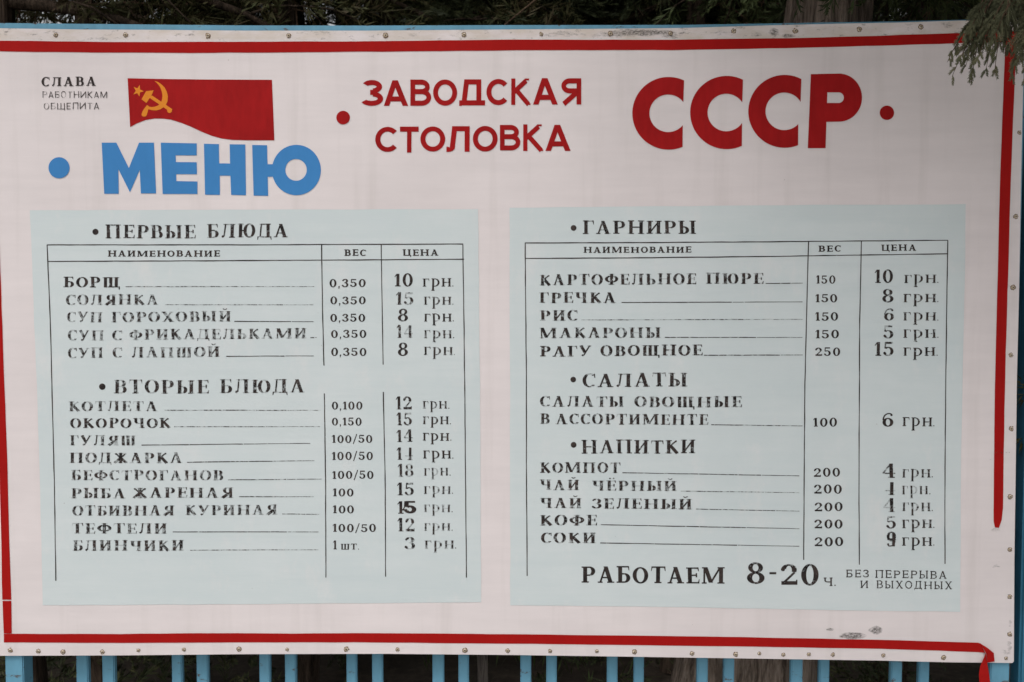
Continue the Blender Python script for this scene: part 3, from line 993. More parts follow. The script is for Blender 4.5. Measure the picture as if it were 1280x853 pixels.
# dishes: words, wear, weight (text, x0, x1, base, height), price (text, x0, x1, base, height, wear), грн. (x0, x1, base, height, wear)
D = [
    ([('БОРЩ', 79.5, 150, 359.5, 359.5, 13)], .33, ('0,350', 412, 457, 359, 10), ('10', 493, 516, 358.5, 16, .25), (528.5, 567, 358.5, 10.3, .35)),
    ([('СОЛЯНКА', 82.5, 198, 381.5, 381, 13)], .62, ('0,350', 413, 457, 380.5, 9.5), ('15', 495, 517, 381, 16, .6), (530, 567, 381, 9.8, .5)),
    ([('СУП', 84, 128, 403, 403, 13), ('ГОРОХОВЫЙ', 139.5, 289, 403, 402, 13)], .66, ('0,350', 413, 456.5, 402.3, 9.6), ('8', 497.5, 510, 402, 16, .4), (530, 567.5, 402, 9.8, .45)),
    ([('СУП', 85, 130, 426, 426, 13), ('С', 140.5, 153, 425.8, 425.6, 13), ('ФРИКАДЕЛЬКАМИ', 161.5, 383, 425.3, 423, 13)], .68, ('0,350', 414, 458, 422.5, 9.6), ('14', 496, 516, 422.5, 16, .75), (530, 568, 423, 10, .6)),
    ([('СУП', 85, 129, 448, 447.8, 13), ('С', 141, 153, 447.6, 447.5, 13), ('ЛАПШОЙ', 164.5, 275, 447.3, 446.5, 13)], .64, ('0,350', 414, 458, 445, 10), ('8', 497.5, 510, 445, 16.5, .35), (530, 569, 444, 10, .6)),
    ([('КОТЛЕТА', 86, 197, 514, 514, 12.5)], .62, ('0,100', 415, 453, 512, 9.8), ('12', 495, 515, 512, 16, .5), (528.5, 562, 511, 9.5, .5)),
    ([('ОКОРОЧОК', 88, 213, 535.3, 535, 12.5)], .45, ('0,150', 415, 452, 532, 9.5), ('15', 496, 515, 532, 16, .5), (528.5, 564, 530.5, 9.5, .45)),
    ([('ГУЛЯШ', 87.5, 170, 557, 557, 12.5)], .62, ('100/50', 415, 465.5, 553.6, 9.6), ('14', 496, 516, 552.5, 15.5, .45), (528.5, 564.5, 551, 9.5, .35)),
    ([('ПОДЖАРКА', 87, 228, 579, 579, 13)], .58, ('100/50', 415, 466, 575, 9.8), ('1ч', 496, 516, 575, 15.5, .55), (529, 567, 573.3, 10, .4)),
    ([('БЕФСТРОГАНОВ', 89, 279, 600.5, 600.5, 12.7)], .62, ('100/50', 415.5, 467, 598.6, 9.8), ('18', 497.5, 517, 596, 16, .7), (530, 563.5, 594.7, 9.5, .7)),
    ([('РЫБА', 89, 157, 623, 623, 12.8), ('ЖАРЕНАЯ', 166, 292, 622.6, 622.3, 12.8)], .55, ('100', 416, 442, 620.5, 9.6), ('15', 496.5, 517.5, 619, 16, .45), (530, 566.5, 617.6, 9.6, .7)),
    ([('ОТБИВНАЯ', 90.5, 218, 645, 644.5, 12.8), ('КУРИНАЯ', 232, 347, 644.2, 643.7, 12.5)], .6, ('100', 416, 442.5, 641.6, 9.6), ('1', 497, 504.5, 642, 15.8, .1), (530, 566, 640.3, 9.5, .75)),
    ([('ТЕФТЕЛИ', 90, 209, 667, 667, 13)], .6, ('100/50', 416, 470, 665, 9.8), ('12', 497, 518.5, 664.5, 16.5, .6), (530, 566, 663.7, 9.8, .7)),
    ([('БЛИНЧИКИ', 91, 230, 688.6, 688.6, 13)], .6, ('1', 416.5, 421, 687, 11), ('3', 506, 519, 687, 15.5, .72), (531, 570.5, 686, 10, .75)),
    ([('КАРТОФЕЛЬНОЕ', 674.5, 870, 357, 355.5, 13.5), ('ПЮРЕ', 882.5, 954, 355.2, 354.8, 13.5)], .5, ('150', 1020, 1044, 354.6, 10), ('10', 1093, 1116, 354, 16.5, .35), (1130, 1173, 354, 10.3, .5)),
    ([('ГРЕЧКА', 674, 770, 379, 379, 13.3)], .5, ('150', 1019, 1046.5, 378, 10.2), ('8', 1103, 1117, 378, 17, .5), (1129, 1173, 378, 10.3, .5)),
    ([('РИС', 675, 722, 401, 401, 13)], .5, ('150', 1019, 1047.5, 401, 10.6), ('6', 1105, 1117.5, 400.8, 15, .45), (1129, 1173, 401, 10.5, .55)),
    ([('МАКАРОНЫ', 674.5, 826, 423, 422.5, 13)], .55, ('150', 1019, 1048.5, 423, 10.4), ('5', 1104.5, 1117, 423, 16.5, .5), (1129, 1173, 422.6, 10.4, .5)),
    ([('РАГУ', 675, 739, 446, 445.5, 13.3), ('ОВОЩНОЕ', 750.5, 878, 445.3, 444.5, 13.3)], .42, ('250', 1019, 1050, 445, 10.5), ('15', 1093, 1117, 445, 17, .4), (1129, 1172, 445, 10.5, .4)),
    ([('САЛАТЫ', 675, 780, 508.5, 509, 13.5), ('ОВОЩНЫЕ', 793, 927, 509, 509.5, 13.5)], .55, None, None, None),
    ([('В', 675, 687, 530, 530, 13), ('АССОРТИМЕНТЕ', 694.5, 885, 530.3, 531.5, 13.3)], .5, ('100', 1016.5, 1046, 533.5, 10.8), ('6', 1103, 1117, 533.7, 16.7, .1), (1128, 1168, 533, 11, .35)),
    ([('КОМПОТ', 675, 775, 591, 591.5, 13)], .5, ('200', 1017, 1050, 596, 11), ('4', 1103, 1119, 597.5, 18, .45), (1127.5, 1166, 597, 10.5, .5)),
    ([('ЧАЙ', 675, 724, 612.5, 613, 12.7), ('ЧЁРНЫЙ', 740, 846, 613.2, 614, 12.7)], .55, ('200', 1017.5, 1052, 617, 11), ('ч', 1104, 1119, 619, 16.5, .6), (1127.5, 1163, 618, 10.5, .65)),
    ([('ЧАЙ', 675, 727, 635, 635.5, 12.5), ('ЗЕЛЕНЫЙ', 740, 865, 635.8, 636.8, 12.7)], .5, ('200', 1018, 1053, 639, 11), ('4', 1104, 1119, 640, 17.5, .65), (1127.5, 1166, 639, 10.7, .7)),
    ([('КОФЕ', 675, 746, 657, 657, 13.2)], .55, ('200', 1018, 1053, 660.5, 11), ('5', 1108, 1120, 661, 15.7, .5), (1127.5, 1168, 660.3, 10.5, .5)),
    ([('СОКИ', 676, 745, 679, 679.3, 13.2)], .52, ('200', 1018, 1054, 682.7, 11.2), ('9', 1108, 1120, 683.5, 18, .5), (1127.5, 1168, 682.3, 10.5, .45)),
]
for words, wear, wt, pr, un in D:
    nm = ' '.join(x[0] for x in words)
    lettering('dish_name', words, SERIF, wear, 'dish name ' + nm, gap=.17)
    if wt:
        ws = [(wt[0], wt[1], wt[2], wt[3], wt[3], wt[4])]
        if nm == 'БЛИНЧИКИ':
            ws += [('ШТ.', 426, 449, 687, 687, 7.2)]
        lettering('portion_weight', ws, NUM, 0.16, 'portion weight for ' + nm, gap=.2)
        lettering('price', [(pr[0], pr[1], pr[2], pr[3], pr[3], pr[4])], PRICE, pr[5] * .8, 'price figure for ' + nm, gap=.16)
        a, b, yb, h, ww = un
        decal('currency', word(NUM, 'ГрН', a, b - 3, yb, yb, h, gap=.26) + word(NUM, '.', b - 1.6, b, yb, yb, h), 0.0011, M['ink'], board, 'currency грн. for ' + nm, ww * .78, True)
decal('price', word(Face(.27, .16, 0), '5', 506, 521, 642, 641.5, 15.8), 0.0013, M['ink'], board, 'bolder repainted 5 in the price of ОТБИВНАЯ КУРИНАЯ', 0.0)
# the overpainted 4 under the 5 of one price
decal('price', [[[(502.5, 636.6), (509, 636.6), (509, 638.2), (502.5, 638.2)], [(503, 637), (507.5, 630.5), (508.6, 631.2), (504.4, 637)]]], 0.0014, M['ink'], board, 'older figure showing under the price of ОТБИВНАЯ КУРИНАЯ', wear=0.1)
decal('price', [[[(1109, 673), (1119, 673), (1119, 675), (1109, 675)], [(1115, 666), (1118.5, 666), (1118.5, 683), (1115, 683)]]], 0.0014, M['ink'], board, 'older figure showing under the price of СОКИ', wear=0.35)

lettering('opening_hours', [('РАБОТАЕМ', 727, 905.5, 728, 730, 20.5)], BOLD, .15, 'lettering РАБОТАЕМ', gap=.15)
lettering('opening_hours', [('8', 934, 956, 730, 730, 26.5), ('-', 961.5, 970, 727, 727, 22), ('20', 976, 1023, 731.5, 731.5, 26.5)], PRICE, .3, 'opening hours 8-20', gap=.14)
lettering('opening_hours', [('Ч', 1029.5, 1040.5, 732.5, 732.5, 10.5), ('.', 1042.5, 1045, 732.5, 732.5, 10)], FINE, .25, 'lettering ч. after the hours')
lettering('opening_hours', [('БЕЗ', 1057.5, 1086, 721.8, 722, 9.7), ('ПЕРЕРЫВА', 1094, 1183, 722.3, 723.8, 9.7)], FINE, .3, 'lettering БЕЗ ПЕРЕРЫВА', gap=.3)
lettering('opening_hours', [('И', 1075.5, 1085, 735, 735, 9.5), ('ВЫХОДНЫХ', 1095.5, 1190, 735.2, 736.8, 9.7)], FINE, .3, 'lettering И ВЫХОДНЫХ', gap=.3)

# screws round the edge of the sheet
SCREWS = [(70, 44), (157, 44), (260, 45), (361, 45), (482, 44.5), (580, 43.7), (676.5, 43), (763, 42.3), (838, 42), (917, 39), (994, 39), (1074, 37), (1151, 34), (1211, 32.5),
          (13, 813), (48, 814), (79, 815), (128, 815), (173, 813), (230, 812), (299, 811.5), (359, 812), (433, 811.5), (497, 812), (581, 813), (634.5, 813.5), (687.5, 814), (746, 814), (793, 815),
          (865, 817), (919.5, 818), (949, 817), (979, 818.5), (1011, 818), (1041, 818.5), (1104, 819.5), (1179.5, 822), (1257.5, 823),
          (1274, 166), (1269.5, 271), (1266, 359.5), (1263.5, 444), (1264, 536), (1262.5, 621), (1262, 687), (1262, 746), (1262, 793)]


def screw_mesh(seed):
    rnd = random.Random(seed)
    m = MB()
    # stain ring
    nseg = 22
    ro = [0.0064 * rnd.uniform(.8, 1.2) for _ in range(nseg)]
    v = [(0, -.0008, 0)] + [(ro[k] * math.cos(2 * math.pi * k / nseg), -.0008, ro[k] * math.sin(2 * math.pi * k / nseg)) for k in range(nseg)]
    m.add(v, [(0, 1 + (k + 1) % nseg, 1 + k) for k in range(nseg)], 1)
    # head: shallow dome in rings
    rings = [(.0047, .0009), (.0047, .0016), (.0040, .0024), (.0025, .0029)]
    n = 18
    vv = [(r * math.cos(2 * math.pi * k / n), -y, r * math.sin(2 * math.pi * k / n)) for r, y in rings for k in range(n)] + [(0, -.0030, 0)]
    f = [(i * n + k, i * n + (k + 1) % n, (i + 1) * n + (k + 1) % n, (i + 1) * n + k) for i in range(3) for k in range(n)] + [(3 * n + k, 3 * n + (k + 1) % n, 4 * n) for k in range(n)]
    m.add(vv, f, 0)
    # cross recess as a dark cross just proud of the dome
    a = rnd.uniform(0, 1.5)
    for q in (0, math.pi / 2):
        c, s_ = math.cos(a + q), math.sin(a + q)
        y = -.00315 - (0.00012 if q else 0)
        P = [(-.0030, -.0006), (.0030, -.0006), (.0030, .0006), (-.0030, .0006)]
        m.add([(x * c - z * s_, y, x * s_ + z * c) for x, z in P], [(0, 1, 2, 3)], 2)
    me = mesh_from('screw', m.v, m.f)
    me.polygons.foreach_set('material_index', m.m)
    return me


SM = [screw_mesh(i) for i in range(4)]
for m_ in SM:
    for k_ in ('screw', 'rust', 'slot'):
        m_.materials.append(M[k_])
for i, (x, y) in enumerate(SCREWS):
    o = bpy.data.objects.new('screw', SM[i % 4])
    COL.objects.link(o)
    o.parent = board
    o.location = pt(x, y)
    o.rotation_euler = (0, random.uniform(0, 6), 0)
    k_ = random.uniform(.72, 1.05)
    o.scale = (k_, 1, k_)

# ------------------------------------------------------------------ fence the board is screwed to
fence = thing('picket_fence', 'sky blue metal fence of narrow paired bars carrying the menu board', 'fence', (0, 0.05, 0))
ZT = lambda px, py, Y: pt(px, py, Y).z


def bar(x0, x1, y0, y1, z0, z1, name, label=None):
    m = MB()
    m.box(x0, x1, y0, y1, z0, z1)
    return m.build(name, M['fence'], fence, label, bevel=0.003)


Yb = 0.050
for a, b in ((95, 110), (127.5, 143), (214.5, 227.5), (245.5, 260), (324, 337.5), (356, 370), (433, 446), (465, 478.5), (540.5, 555), (573, 586), (650.5, 664), (683, 696),
             (759, 772), (792.5, 805), (871.5, 885), (905, 918), (989, 1003.5), (1024.5, 1037), (1114, 1128), (1149, 1162)):
    bar(pt(a, 838, Yb).x, pt(b, 838, Yb).x, Yb, Yb + 0.022, 0.10, 2.28, 'fence_bar')
for a, b in ((9, 32), (1235.5, 1259.5)):
    bar(pt(a, 838, 0.02).x, pt(b, 838, 0.02).x, 0.008, 0.066, 0.0, ZT(640, 45, 0.03), 'fence_post')
# top rail following the sheet's top edge, just showing above it
m = MB()
rt_ = [(-40, 28.8), (0, 29), (100, 30), (200, 31), (300, 32), (460, 32.2), (640, 31.6), (780, 31.5), (860, 31.3), (960, 29.6), (1040, 28), (1120, 27), (1200, 25), (1290, 23)]
ring = []
for x, y in rt_:
    p = pt(x, y, 0.010)
    ring.append([(p.x, 0.010, p.z), (p.x, 0.048, p.z), (p.x, 0.048, p.z - .05), (p.x, 0.010, p.z - .05)])
vv = [q for r_ in ring for q in r_]
ff = [(i * 4 + k, i * 4 + (k + 1) % 4, i * 4 + 4 + (k + 1) % 4, i * 4 + 4 + k) for i in range(len(ring) - 1) for k in range(4)] + [(0, 1, 2, 3), tuple(len(vv) - 4 + k for k in (3, 2, 1, 0))]
m.add(vv, ff)
o = m.build('top_rail', M['fence'], fence)
bm = bmesh.new(); bm.from_mesh(o.data); bmesh.ops.recalc_face_normals(bm, faces=bm.faces); bm.to_mesh(o.data); bm.free()
bar(-1.40, 1.36, 0.022, 0.0495, 0.30, 0.34, 'bottom_rail')

# teal gate post at the right, grey stakes behind
gp = thing('gate_post', 'broad dark teal steel post at the right end of the menu board', 'post', (1.32, 0.06, 0))
m = MB()
m.box(pt(1274, 780, 0.035).x + 0.004, pt(1274, 780, 0.035).x + 0.16, 0.035, 0.155, 0.0, 2.36)
m.build('post_tube', M['post'], gp, bevel=0.006)
m = MB()
xx = pt(1274, 780, 0.035).x
m.box(xx - 0.004, xx + 0.168, 0.027, 0.163, 2.36, 2.372)
m.build('post_cap', M['post'], gp, bevel=0.003)


def stake(px0, px1, Y, label, h, mat, cat):
    a, b = pt(px0, 845, Y).x, pt(px1, 845, Y).x
    m = MB()
    c, r = (a + b) / 2, (b - a) / 2
    zs_ = [0, .2, .5, .8, 1.1, h - .06, h]
    m.tube([(c + 0.004 * math.sin(z * 5), Y, z) for z in zs_], [r * 1.03, r, r * 1.02, r * .98, r, r * .97, r * .5], 12, lobes=lambda u, i: 1 + 0.06 * math.sin(u * 12.6 + i))
    o = m.build('stake', M[mat], None, smooth=True)
    o['label'], o['category'] = label, cat


stake(596.5, 610.5, 0.16, 'slim brown grey stake behind the blue fence bars, below the middle of the board', 1.35, 'grey_wood', 'stake')
stake(1256, 1267.5, 0.10, 'weathered grey wooden stake beside the teal post under the board corner', 1.5, 'grey_wood', 'stake')

# ------------------------------------------------------------------ trees
def frame_from(dirv, rnd):
    x = dirv.normalized()
    up = Vector((rnd.uniform(-1, 1), rnd.uniform(-1, 1), rnd.uniform(-.2, 1)))
    y = x.cross(up)
    if y.length < 1e-3:
        y = x.cross(Vector((0.3, 1, 0)))
    y.normalize()
    return x, y, x.cross(y)


class Leaves:
    """collects needle sprays as small tapering blades"""

    def __init__(s):
        s.V, s.n = [], 0

    def blade(s, p, d_, side, w):
        # diamond quad: base, left, tip, right
        q = p + d_ * 0.45
        s.V.append((p.x, p.y, p.z))
        a = q + side * w
        s.V.append((a.x, a.y, a.z))
        e = p + d_
        s.V.append((e.x, e.y, e.z))
        b = q - side * w
        s.V.append((b.x, b.y, b.z))
        s.n += 1

    def spray(s, p, dirv, L, rnd, k=24, w=0.0027):
        x, y, z = frame_from(dirv, rnd)
        for i in range(k):
            u = (i + .5) / k
            base = p + x * (L * u * .9) + Vector((0, 0, -0.12 * L * u * u))
            a = rnd.uniform(0, 6.283)
            rad = y * math.cos(a) + z * math.sin(a)
            l = L * (.30 - .16 * u) * rnd.uniform(.7, 1.25)
            dd = (x * rnd.uniform(.6, 1.0) + rad * rnd.uniform(.45, .95)).normalized() * l
            s.blade(base, dd, x.cross(rad), w * rnd.uniform(.8, 1.4))
        s.blade(p, x * L * 1.05, y, w * .7)

    def mesh(s, name):
        me = bpy.data.meshes.new(name)
        nv = len(s.V)
        me.vertices.add(nv)
        me.vertices.foreach_set('co', np.array(s.V, dtype=np.float32).ravel())
        me.loops.add(nv)
        me.loops.foreach_set('vertex_index', np.arange(nv, dtype=np.int32))
        me.polygons.add(s.n)
        me.polygons.foreach_set('loop_start', np.arange(0, nv, 4, dtype=np.int32))
        me.polygons.foreach_set('loop_total', np.full(s.n, 4, dtype=np.int32))
        me.update(calc_edges=True)
        return me


def curve_pts(p, dirv, L, rnd, n=6, droop=0.0, wig=0.12):
    pts = [Vector(p)]
    dd = dirv.normalized()
    for i in range(n):
        dd = (dd + Vector((rnd.uniform(-wig, wig), rnd.uniform(-wig, wig), rnd.uniform(-wig, wig) - droop))).normalized()
        pts.append(pts[-1] + dd * (L / n))
    return pts


def conifer(seed, trunk_pts, trunk_r, limb_zs, reach, droop, leafmat, barkmat, label, group, loc, dens=1.0, bias=None, lobed=0.12, dead=6, k=26, w=0.0027, tn=18):
    rnd = random.Random(seed)
    t = thing('conifer_tree', label, 'tree', loc, group)
    tm = MB()
    tm.tube(trunk_pts, trunk_r, tn, lobes=lambda u, i: 1 + lobed * math.sin(u * 6.283 * 4 + i * .25) + lobed * .6 * math.sin(u * 6.283 * 9 + 1.7 + i * .1) + lobed * .45 * math.sin(u * 6.283 * 17 + i * .3))
    tr_o = tm.build('trunk', M[barkmat], t, smooth=True)
    tr_o.matrix_parent_inverse = Matrix.Identity(4)
    lm, lv = MB(), Leaves()
    tp = [Vector(p) for p in trunk_pts]

    off_ = Vector(loc)

    def keep(p):
        q = p + off_
        return q.y > 0.11 or q.z > CAM_Z + .25 * (q.y - CAM_Y) + .10

    def on_trunk(z):
        for a, b in zip(tp, tp[1:]):
            if a.z <= z <= b.z:
                return a.lerp(b, (z - a.z) / (b.z - a.z))
        return tp[-1].copy()

    for z in limb_zs:
        a = rnd.uniform(0, 6.283)
        if bias is not None and rnd.random() < bias[1]:
            a = bias[0] + rnd.gauss(0, .6)
        base = on_trunk(z)
        L = reach(z) * rnd.uniform(.75, 1.15)
        up = rnd.uniform(-.05, .35)
        for _try in range(6):
            lp = curve_pts(base, Vector((math.cos(a), math.sin(a), up)), L, rnd, 7, droop, .14)
            if all(keep(q) for q in lp):
                break
            up += .18
        else:
            continue
        rr = [max(.004, .018 * L * (1 - i / 7.6)) for i in range(8)]
        lm.tube(lp, rr, 6)
        for i in range(1, 8):
            for _ in range(max(1, int(round(2 * dens)))):
                dv = (lp[i] - lp[i - 1]).normalized()
                sd_ = Vector((rnd.gauss(0, 1), rnd.gauss(0, 1), rnd.gauss(0, .55)))
                sp_ = curve_pts(lp[i], dv * .8 + sd_ * .8, L * rnd.uniform(.22, .45), rnd, 4, droop * 1.3, .2)
                if not all(keep(q - Vector((0, 0, .12))) for q in sp_):
                    continue
                lm.tube(sp_, [.006, .005, .004, .003, .002], 4, cap=False)
                for j in range(1, 5):
                    for _ in range(max(1, int(round(3 * dens)))):
                        dv2 = (sp_[j] - sp_[j - 1]).normalized() * .8 + Vector((rnd.gauss(0, .6), rnd.gauss(0, .6), rnd.gauss(-.15, .5)))
                        lv.spray(sp_[j], dv2, rnd.uniform(.13, .24), rnd, k, w)
    lo = lm.build('limbs', M['bark_dark'], t, smooth=True)
    lo.matrix_parent_inverse = Matrix.Identity(4)
    co = link('crown', lv.mesh('crown'), M[leafmat], t)
    co.matrix_parent_inverse = Matrix.Identity(4)
    if dead:
        dm = MB()
        for _ in range(dead):
            b = on_trunk(rnd.uniform(1.9, 3.2))
            a = rnd.uniform(0, 6.283)
            q = curve_pts(b, Vector((math.cos(a), math.sin(a), rnd.uniform(.0, .5))), rnd.uniform(.5, 1.2), rnd, 7, .1, .22)
            if not all(keep(v_) for v_ in q):
                continue
            dm.tube(q, [.009, .008, .007, .006, .005, .004, .003, .002], 5)
            for j in (2, 3, 4, 5):
                q2 = curve_pts(q[j], Vector((rnd.uniform(-1, 1), rnd.uniform(-1, 1), rnd.uniform(-.8, .6))), rnd.uniform(.12, .4), rnd, 4, .1, .3)
                if not all(keep(v_) for v_ in q2):
                    continue
                dm.tube(q2, [.004, .0035, .003, .002, .0012], 4)
        do = dm.build('dead_twigs', M['twig'], t, smooth=True)
        do.matrix_parent_inverse = Matrix.Identity(4)
    return t


def zs_range(rnd, n, a, b):
    return [a + (b - a) * (i + rnd.random()) / n for i in range(n)]


rz = random.Random(3)
# the juniper just behind the board, its foliage reaching out over the top of it
pB, pT = pt(934, 845, 0.34), pt(1035, 14, 0.34)
ax = Vector(((pT.x - pB.x) / (pT.z - pB.z), 0, 1))
base_x = pB.x - ax.x * pB.z
jl = (base_x, 0.34, 0)
tz = [0, .15, .35, .55, .8, 1.2, 1.7, 2.2, 2.6, 3.2, 4.0, 4.8, 5.4]
tpts = [(ax.x * z * (1 if z < 2.7 else (2.7 + (z - 2.7) * .4) / z), 0.02 * math.sin(z * 2), z) for z in tz]
trad = [.265, .235, .205, .192, .172, .147, .127, .109, .099, .09, .06, .035, .015]
juniper = conifer(11, tpts, trad, zs_range(rz, 12, 2.48, 2.9) + zs_range(rz, 45, 2.75, 4.9), lambda z: 0.75 if z < 2.75 else 2.3 - .26 * (z - 2.7), .03, 'leaf_a', 'bark',
                  'old juniper with a thick stringy barked trunk and a branch drooping over the board corner', None, jl, 1.25, bias=(R(-53), .86), lobed=.09, dead=3, tn=72)

# its near branch: hanging fans of scaly shoots in front of the top right corner
rb = random.Random(21)
bl_m, bl_v = MB(), Leaves()


def P(px, py, Y):
    return pt(px, py, Y)


def fan(p0, p1, rnd, dens=1.0, side=.05):
    """one drooping twig with alternating scaly shoots"""
    n = 13
    mid = p0.lerp(p1, .5) + Vector((rnd.uniform(-.01, .01), rnd.uniform(-.01, .01), .018))
    pts = []
    for i in range(n + 1):
        u = i / n
        pts.append(p0 * (1 - u) ** 2 + mid * 2 * u * (1 - u) + p1 * u * u)
    bl_m.tube(pts, [.0020 * (1 - .75 * i / n) for i in range(n + 1)], 5)
    for i in range(2, n + 1):
        dv = (pts[i] - pts[i - 1]).normalized()
        for sgn in (-1, 1):
            if rnd.random() < .30:
                continue
            y = dv.cross(Vector((rnd.gauss(0, .3), -1, .2))).normalized() * sgn
            sh = side * (1.2 - .85 * i / n) * rnd.uniform(.55, 1.25)
            d1 = (dv * 1.0 + y * rnd.uniform(.45, .75) + Vector((0, rnd.gauss(0, .3), -.2))).normalized()
            q0 = pts[i - 1].lerp(pts[i], rnd.random())
            q1 = q0 + d1 * sh + Vector((0, 0, -.006))
            bl_m2.tube([q0.lerp(q1, j / 4) + Vector((0, 0, .004 * (j / 4) * (1 - j / 4))) for j in range(5)], [.0007, .0011, .0012, .0010, .0003], 4, cap=False)
            for j in range(1, 8):
                for s2 in (-1, 1):
                    b = q0.lerp(q1, j / 8)
                    y2 = d1.cross(Vector((rnd.gauss(0, .4), -1, .1))).normalized() * s2
                    d2 = (d1 * .9 + y2 * .5 + Vector((0, rnd.gauss(0, .3), 0))).normalized() * (.004 + sh * rnd.uniform(.12, .30) * (1.15 - j / 9))
                    bl_m2.tube([b, b + d2 * .5, b + d2], [.0007, .0010, .0002], 3, cap=False)


bl_m2 = MB()
Yf = -0.32
root = P(1330, -70, -0.12)
forks = [P(1300, -20, -0.30), P(1262, -18, -0.36), P(1292, 20, -0.40), P(1240, -5, -0.33)]
for fk in forks:
    q = [root, root.lerp(fk, .5) + Vector((0, 0, .03)), fk]
    bl_m.tube(q, [.007, .005, .0035], 6)
tips = [  # start fork, tip px, tip py, Y
    (3, 1184, 78, -.33), (3, 1190, 96, -.35), (3, 1200, 63, -.30), (3, 1214, 103, -.33), (3, 1207, 84, -.31), (1, 1222, 76, -.38), (1, 1232, 88, -.34), (1, 1243, 94, -.36),
    (1, 1238, 70, -.40), (1, 1228, 56, -.32), (1, 1248, 60, -.38), (2, 1266, 92, -.38), (2, 1272, 78, -.42), (2, 1282, 98, -.40), (2, 1292, 70, -.44), (2, 1278, 58, -.36), (0, 1262, 40, -.34),
    (0, 1250, 30, -.30), (0, 1276, 36, -.33), (3, 1212, 40, -.36), (3, 1222, 24, -.34), (1, 1238, 38, -.31), (1, 1254, 46, -.37), (3, 1205, 50, -.36), (0, 1290, 52, -.38), (2, 1300, 92, -.42),
    (3, 1218, 60, -.35), (1, 1246, 20, -.36), (0, 1270, 14, -.34), (0, 1284, 24, -.31), (1, 1262, 66, -.35)]
for fi_, tx, ty, tY in tips:
    s0 = forks[fi_]
    e0 = P(tx, ty, tY)
    st0 = s0.lerp(e0, rb.uniform(.0, .30)) + Vector((rb.uniform(-.012, .012), rb.uniform(-.02, .02), rb.uniform(-.008, .012)))
    fan(st0, e0, rb, .5, .042)
jinv = Matrix.Translation(-Vector(jl))
bo = bl_m.build('drooping_branch', M['twig'], juniper, 'near branch hanging in front of the board corner', smooth=True)
fo_ = bl_m2.build('scale_shoots', M['leaf_f'], bo, smooth=True)
# bring the branch into the tree's space
for o_ in (bo, fo_):
    o_.data.transform(jinv)
    o_.matrix_parent_inverse = Matrix.Identity(4)

# other conifers behind: two kinds, copied
def straight(h, r, lean, seed):
    rnd = random.Random(seed)
    z = [0, .2, .6, 1.2, 1.8, 2.4, 3.2, 4.2, h]
    return [(lean * q + rnd.uniform(-.02, .02), rnd.uniform(-.02, .02), q) for q in z], [r * 1.3, r * 1.1, r, r * .95, r * .88, r * .8, r * .6, r * .35, r * .08]


def copy_thing(src, loc, rot, label, scale=1.0):
    c = src.copy()
    COL.objects.link(c)
    c.location, c.rotation_euler, c.scale = loc, (0, 0, rot), (scale, scale, scale)
    c['label'] = label
    for ch in list(src.children):
        q = ch.copy()
        COL.objects.link(q)
        q.parent = c
    return c


GR = 'conifers growing behind the fence'
p1, r1 = straight(5.6, .085, .03, 5)
A0 = conifer(31, p1, r1, zs_range(rz, 24, 1.7, 5.3), lambda z: 1.55 - .18 * (z - 1.7), .05, 'leaf_b', 'bark_dark',
             'dark green conifer behind the middle of the board', GR, (-.15, 2.6, 0), 1.6, dead=12)
p2, r2 = straight(5.2, .05, -.02, 6)
B0 = conifer(47, p2, r2, zs_range(rz, 22, 1.6, 5.0), lambda z: 1.35 - .16 * (z - 1.6), .09, 'leaf_c', 'bark_dark',
             'slim conifer with brownish needles behind the upper left of the board', GR, (pt(42, 840, 0.62).x, 0.62, 0), 1.0, dead=10)
copy_thing(A0, (-1.75, 2.5, 0), 2.1, 'dark green conifer behind the upper left end of the board')
copy_thing(A0, (1.75, 3.1, 0), 4.0, 'dark green conifer behind the upper right corner of the board')
copy_thing(B0, (-.85, 1.7, 0), 1.2, 'brownish conifer behind the board, above the word МЕНЮ')
copy_thing(A0, (-1.25, 3.3, 0), .4, 'dark conifer behind the slim brownish ones, above the flag')
copy_thing(A0, (1.2, 4.0, 0), 2.7, 'dark conifer behind the old juniper trunk')
copy_thing(B0, (1.55, 1.7, 0), 2.2, 'brownish conifer behind the drooping branch at the upper right')
copy_thing(A0, (2.5, 2.4, 0), 3.3, 'dark conifer beyond the teal post on the right')
copy_thing(B0, (-1.6, 1.5, 0), 5.3, 'brownish conifer at the upper left corner of the board')
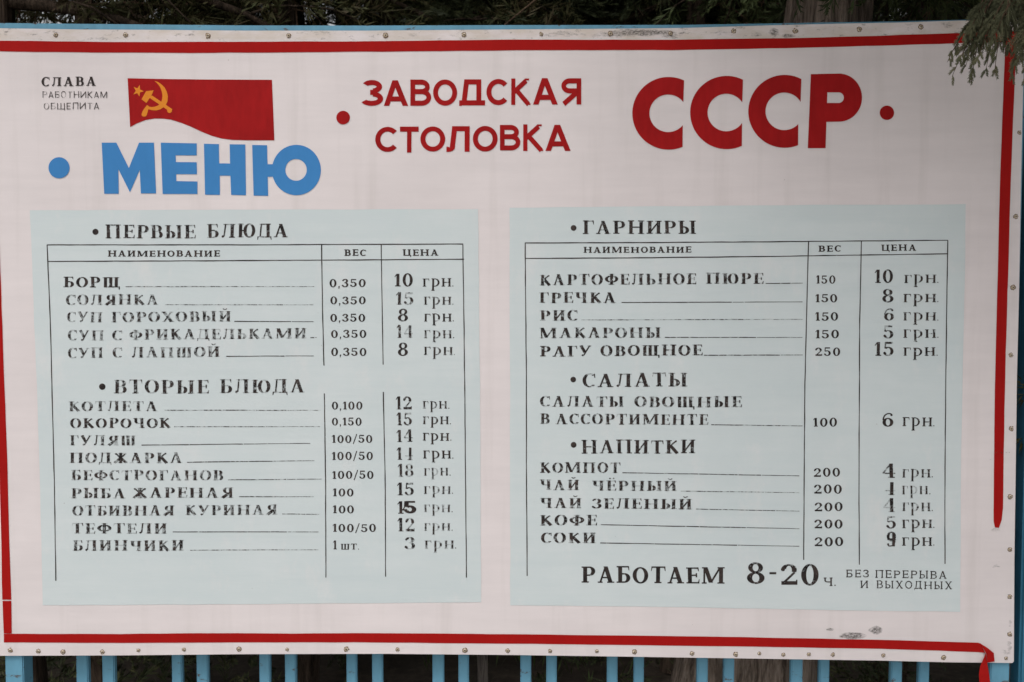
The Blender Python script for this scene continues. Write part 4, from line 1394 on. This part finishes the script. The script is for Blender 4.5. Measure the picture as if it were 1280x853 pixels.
copy_thing(B0, (.72, 2.0, 0), 3.6, 'brownish conifer behind the board, above the dot before СССР')
copy_thing(A0, (-3.3, 3.6, 0), 5.1, 'dark conifer standing far out on the left behind the fence', 1.1)
copy_thing(A0, (.35, 3.5, 0), 1.0, 'dark conifer between the nearest ones, behind the word СТОЛОВКА')
copy_thing(A0, (.7, 4.4, 0), .7, 'farthest dark conifer, deep behind the middle of the board', 1.15)
copy_thing(A0, (-1.0, 4.8, 0), 3.0, 'farthest dark conifer on the left, behind the nearer conifers', 1.15)
copy_thing(A0, (3.1, 4.6, 0), 1.9, 'dark conifer standing far out on the right behind the fence', 1.1)

# undergrowth: low dark bushes behind the fence
ru = random.Random(15)
ul = Leaves()
for _ in range(60):
    cx_, cy_ = ru.uniform(-2.8, 3.2), ru.uniform(1.35, 4.2)
    rr_ = ru.uniform(.2, .45)
    for _ in range(60):
        q = Vector((cx_ + ru.gauss(0, rr_ * .5), cy_ + ru.gauss(0, rr_ * .5), abs(ru.gauss(0, rr_ * .5)) + .02))
        ul.spray(q, Vector((ru.gauss(0, .6), ru.gauss(0, .6), ru.uniform(0, 1))), ru.uniform(.10, .2), ru, 18, .004)
o = link('undergrowth', ul.mesh('undergrowth'), M['leaf_b'])
o['kind'] = 'stuff'
o['label'], o['category'] = 'low dark undergrowth on the shaded ground behind the fence', 'undergrowth'

# grass and litter behind the fence
rg = random.Random(9)
gl = Leaves()
for _ in range(5200):
    x, y = rg.uniform(-2.6, 3.0), rg.uniform(.9, 4.5)
    if math.sin(x * 2.1 + 1) + math.sin(y * 2.7) + rg.gauss(0, .5) < .35:
        continue
    for _ in range(3):
        a = rg.uniform(0, 6.283)
        gl.blade(Vector((x + rg.uniform(-.02, .02), y + rg.uniform(-.02, .02), 0)), Vector((math.cos(a) * .05, math.sin(a) * .05, rg.uniform(.05, .12))), Vector((-math.sin(a), math.cos(a), 0)), .003)
o = link('grass', gl.mesh('grass'), M['grass'])
o['kind'] = 'stuff'
o['label'], o['category'] = 'thin dull grass on the shaded ground behind the fence', 'grass'
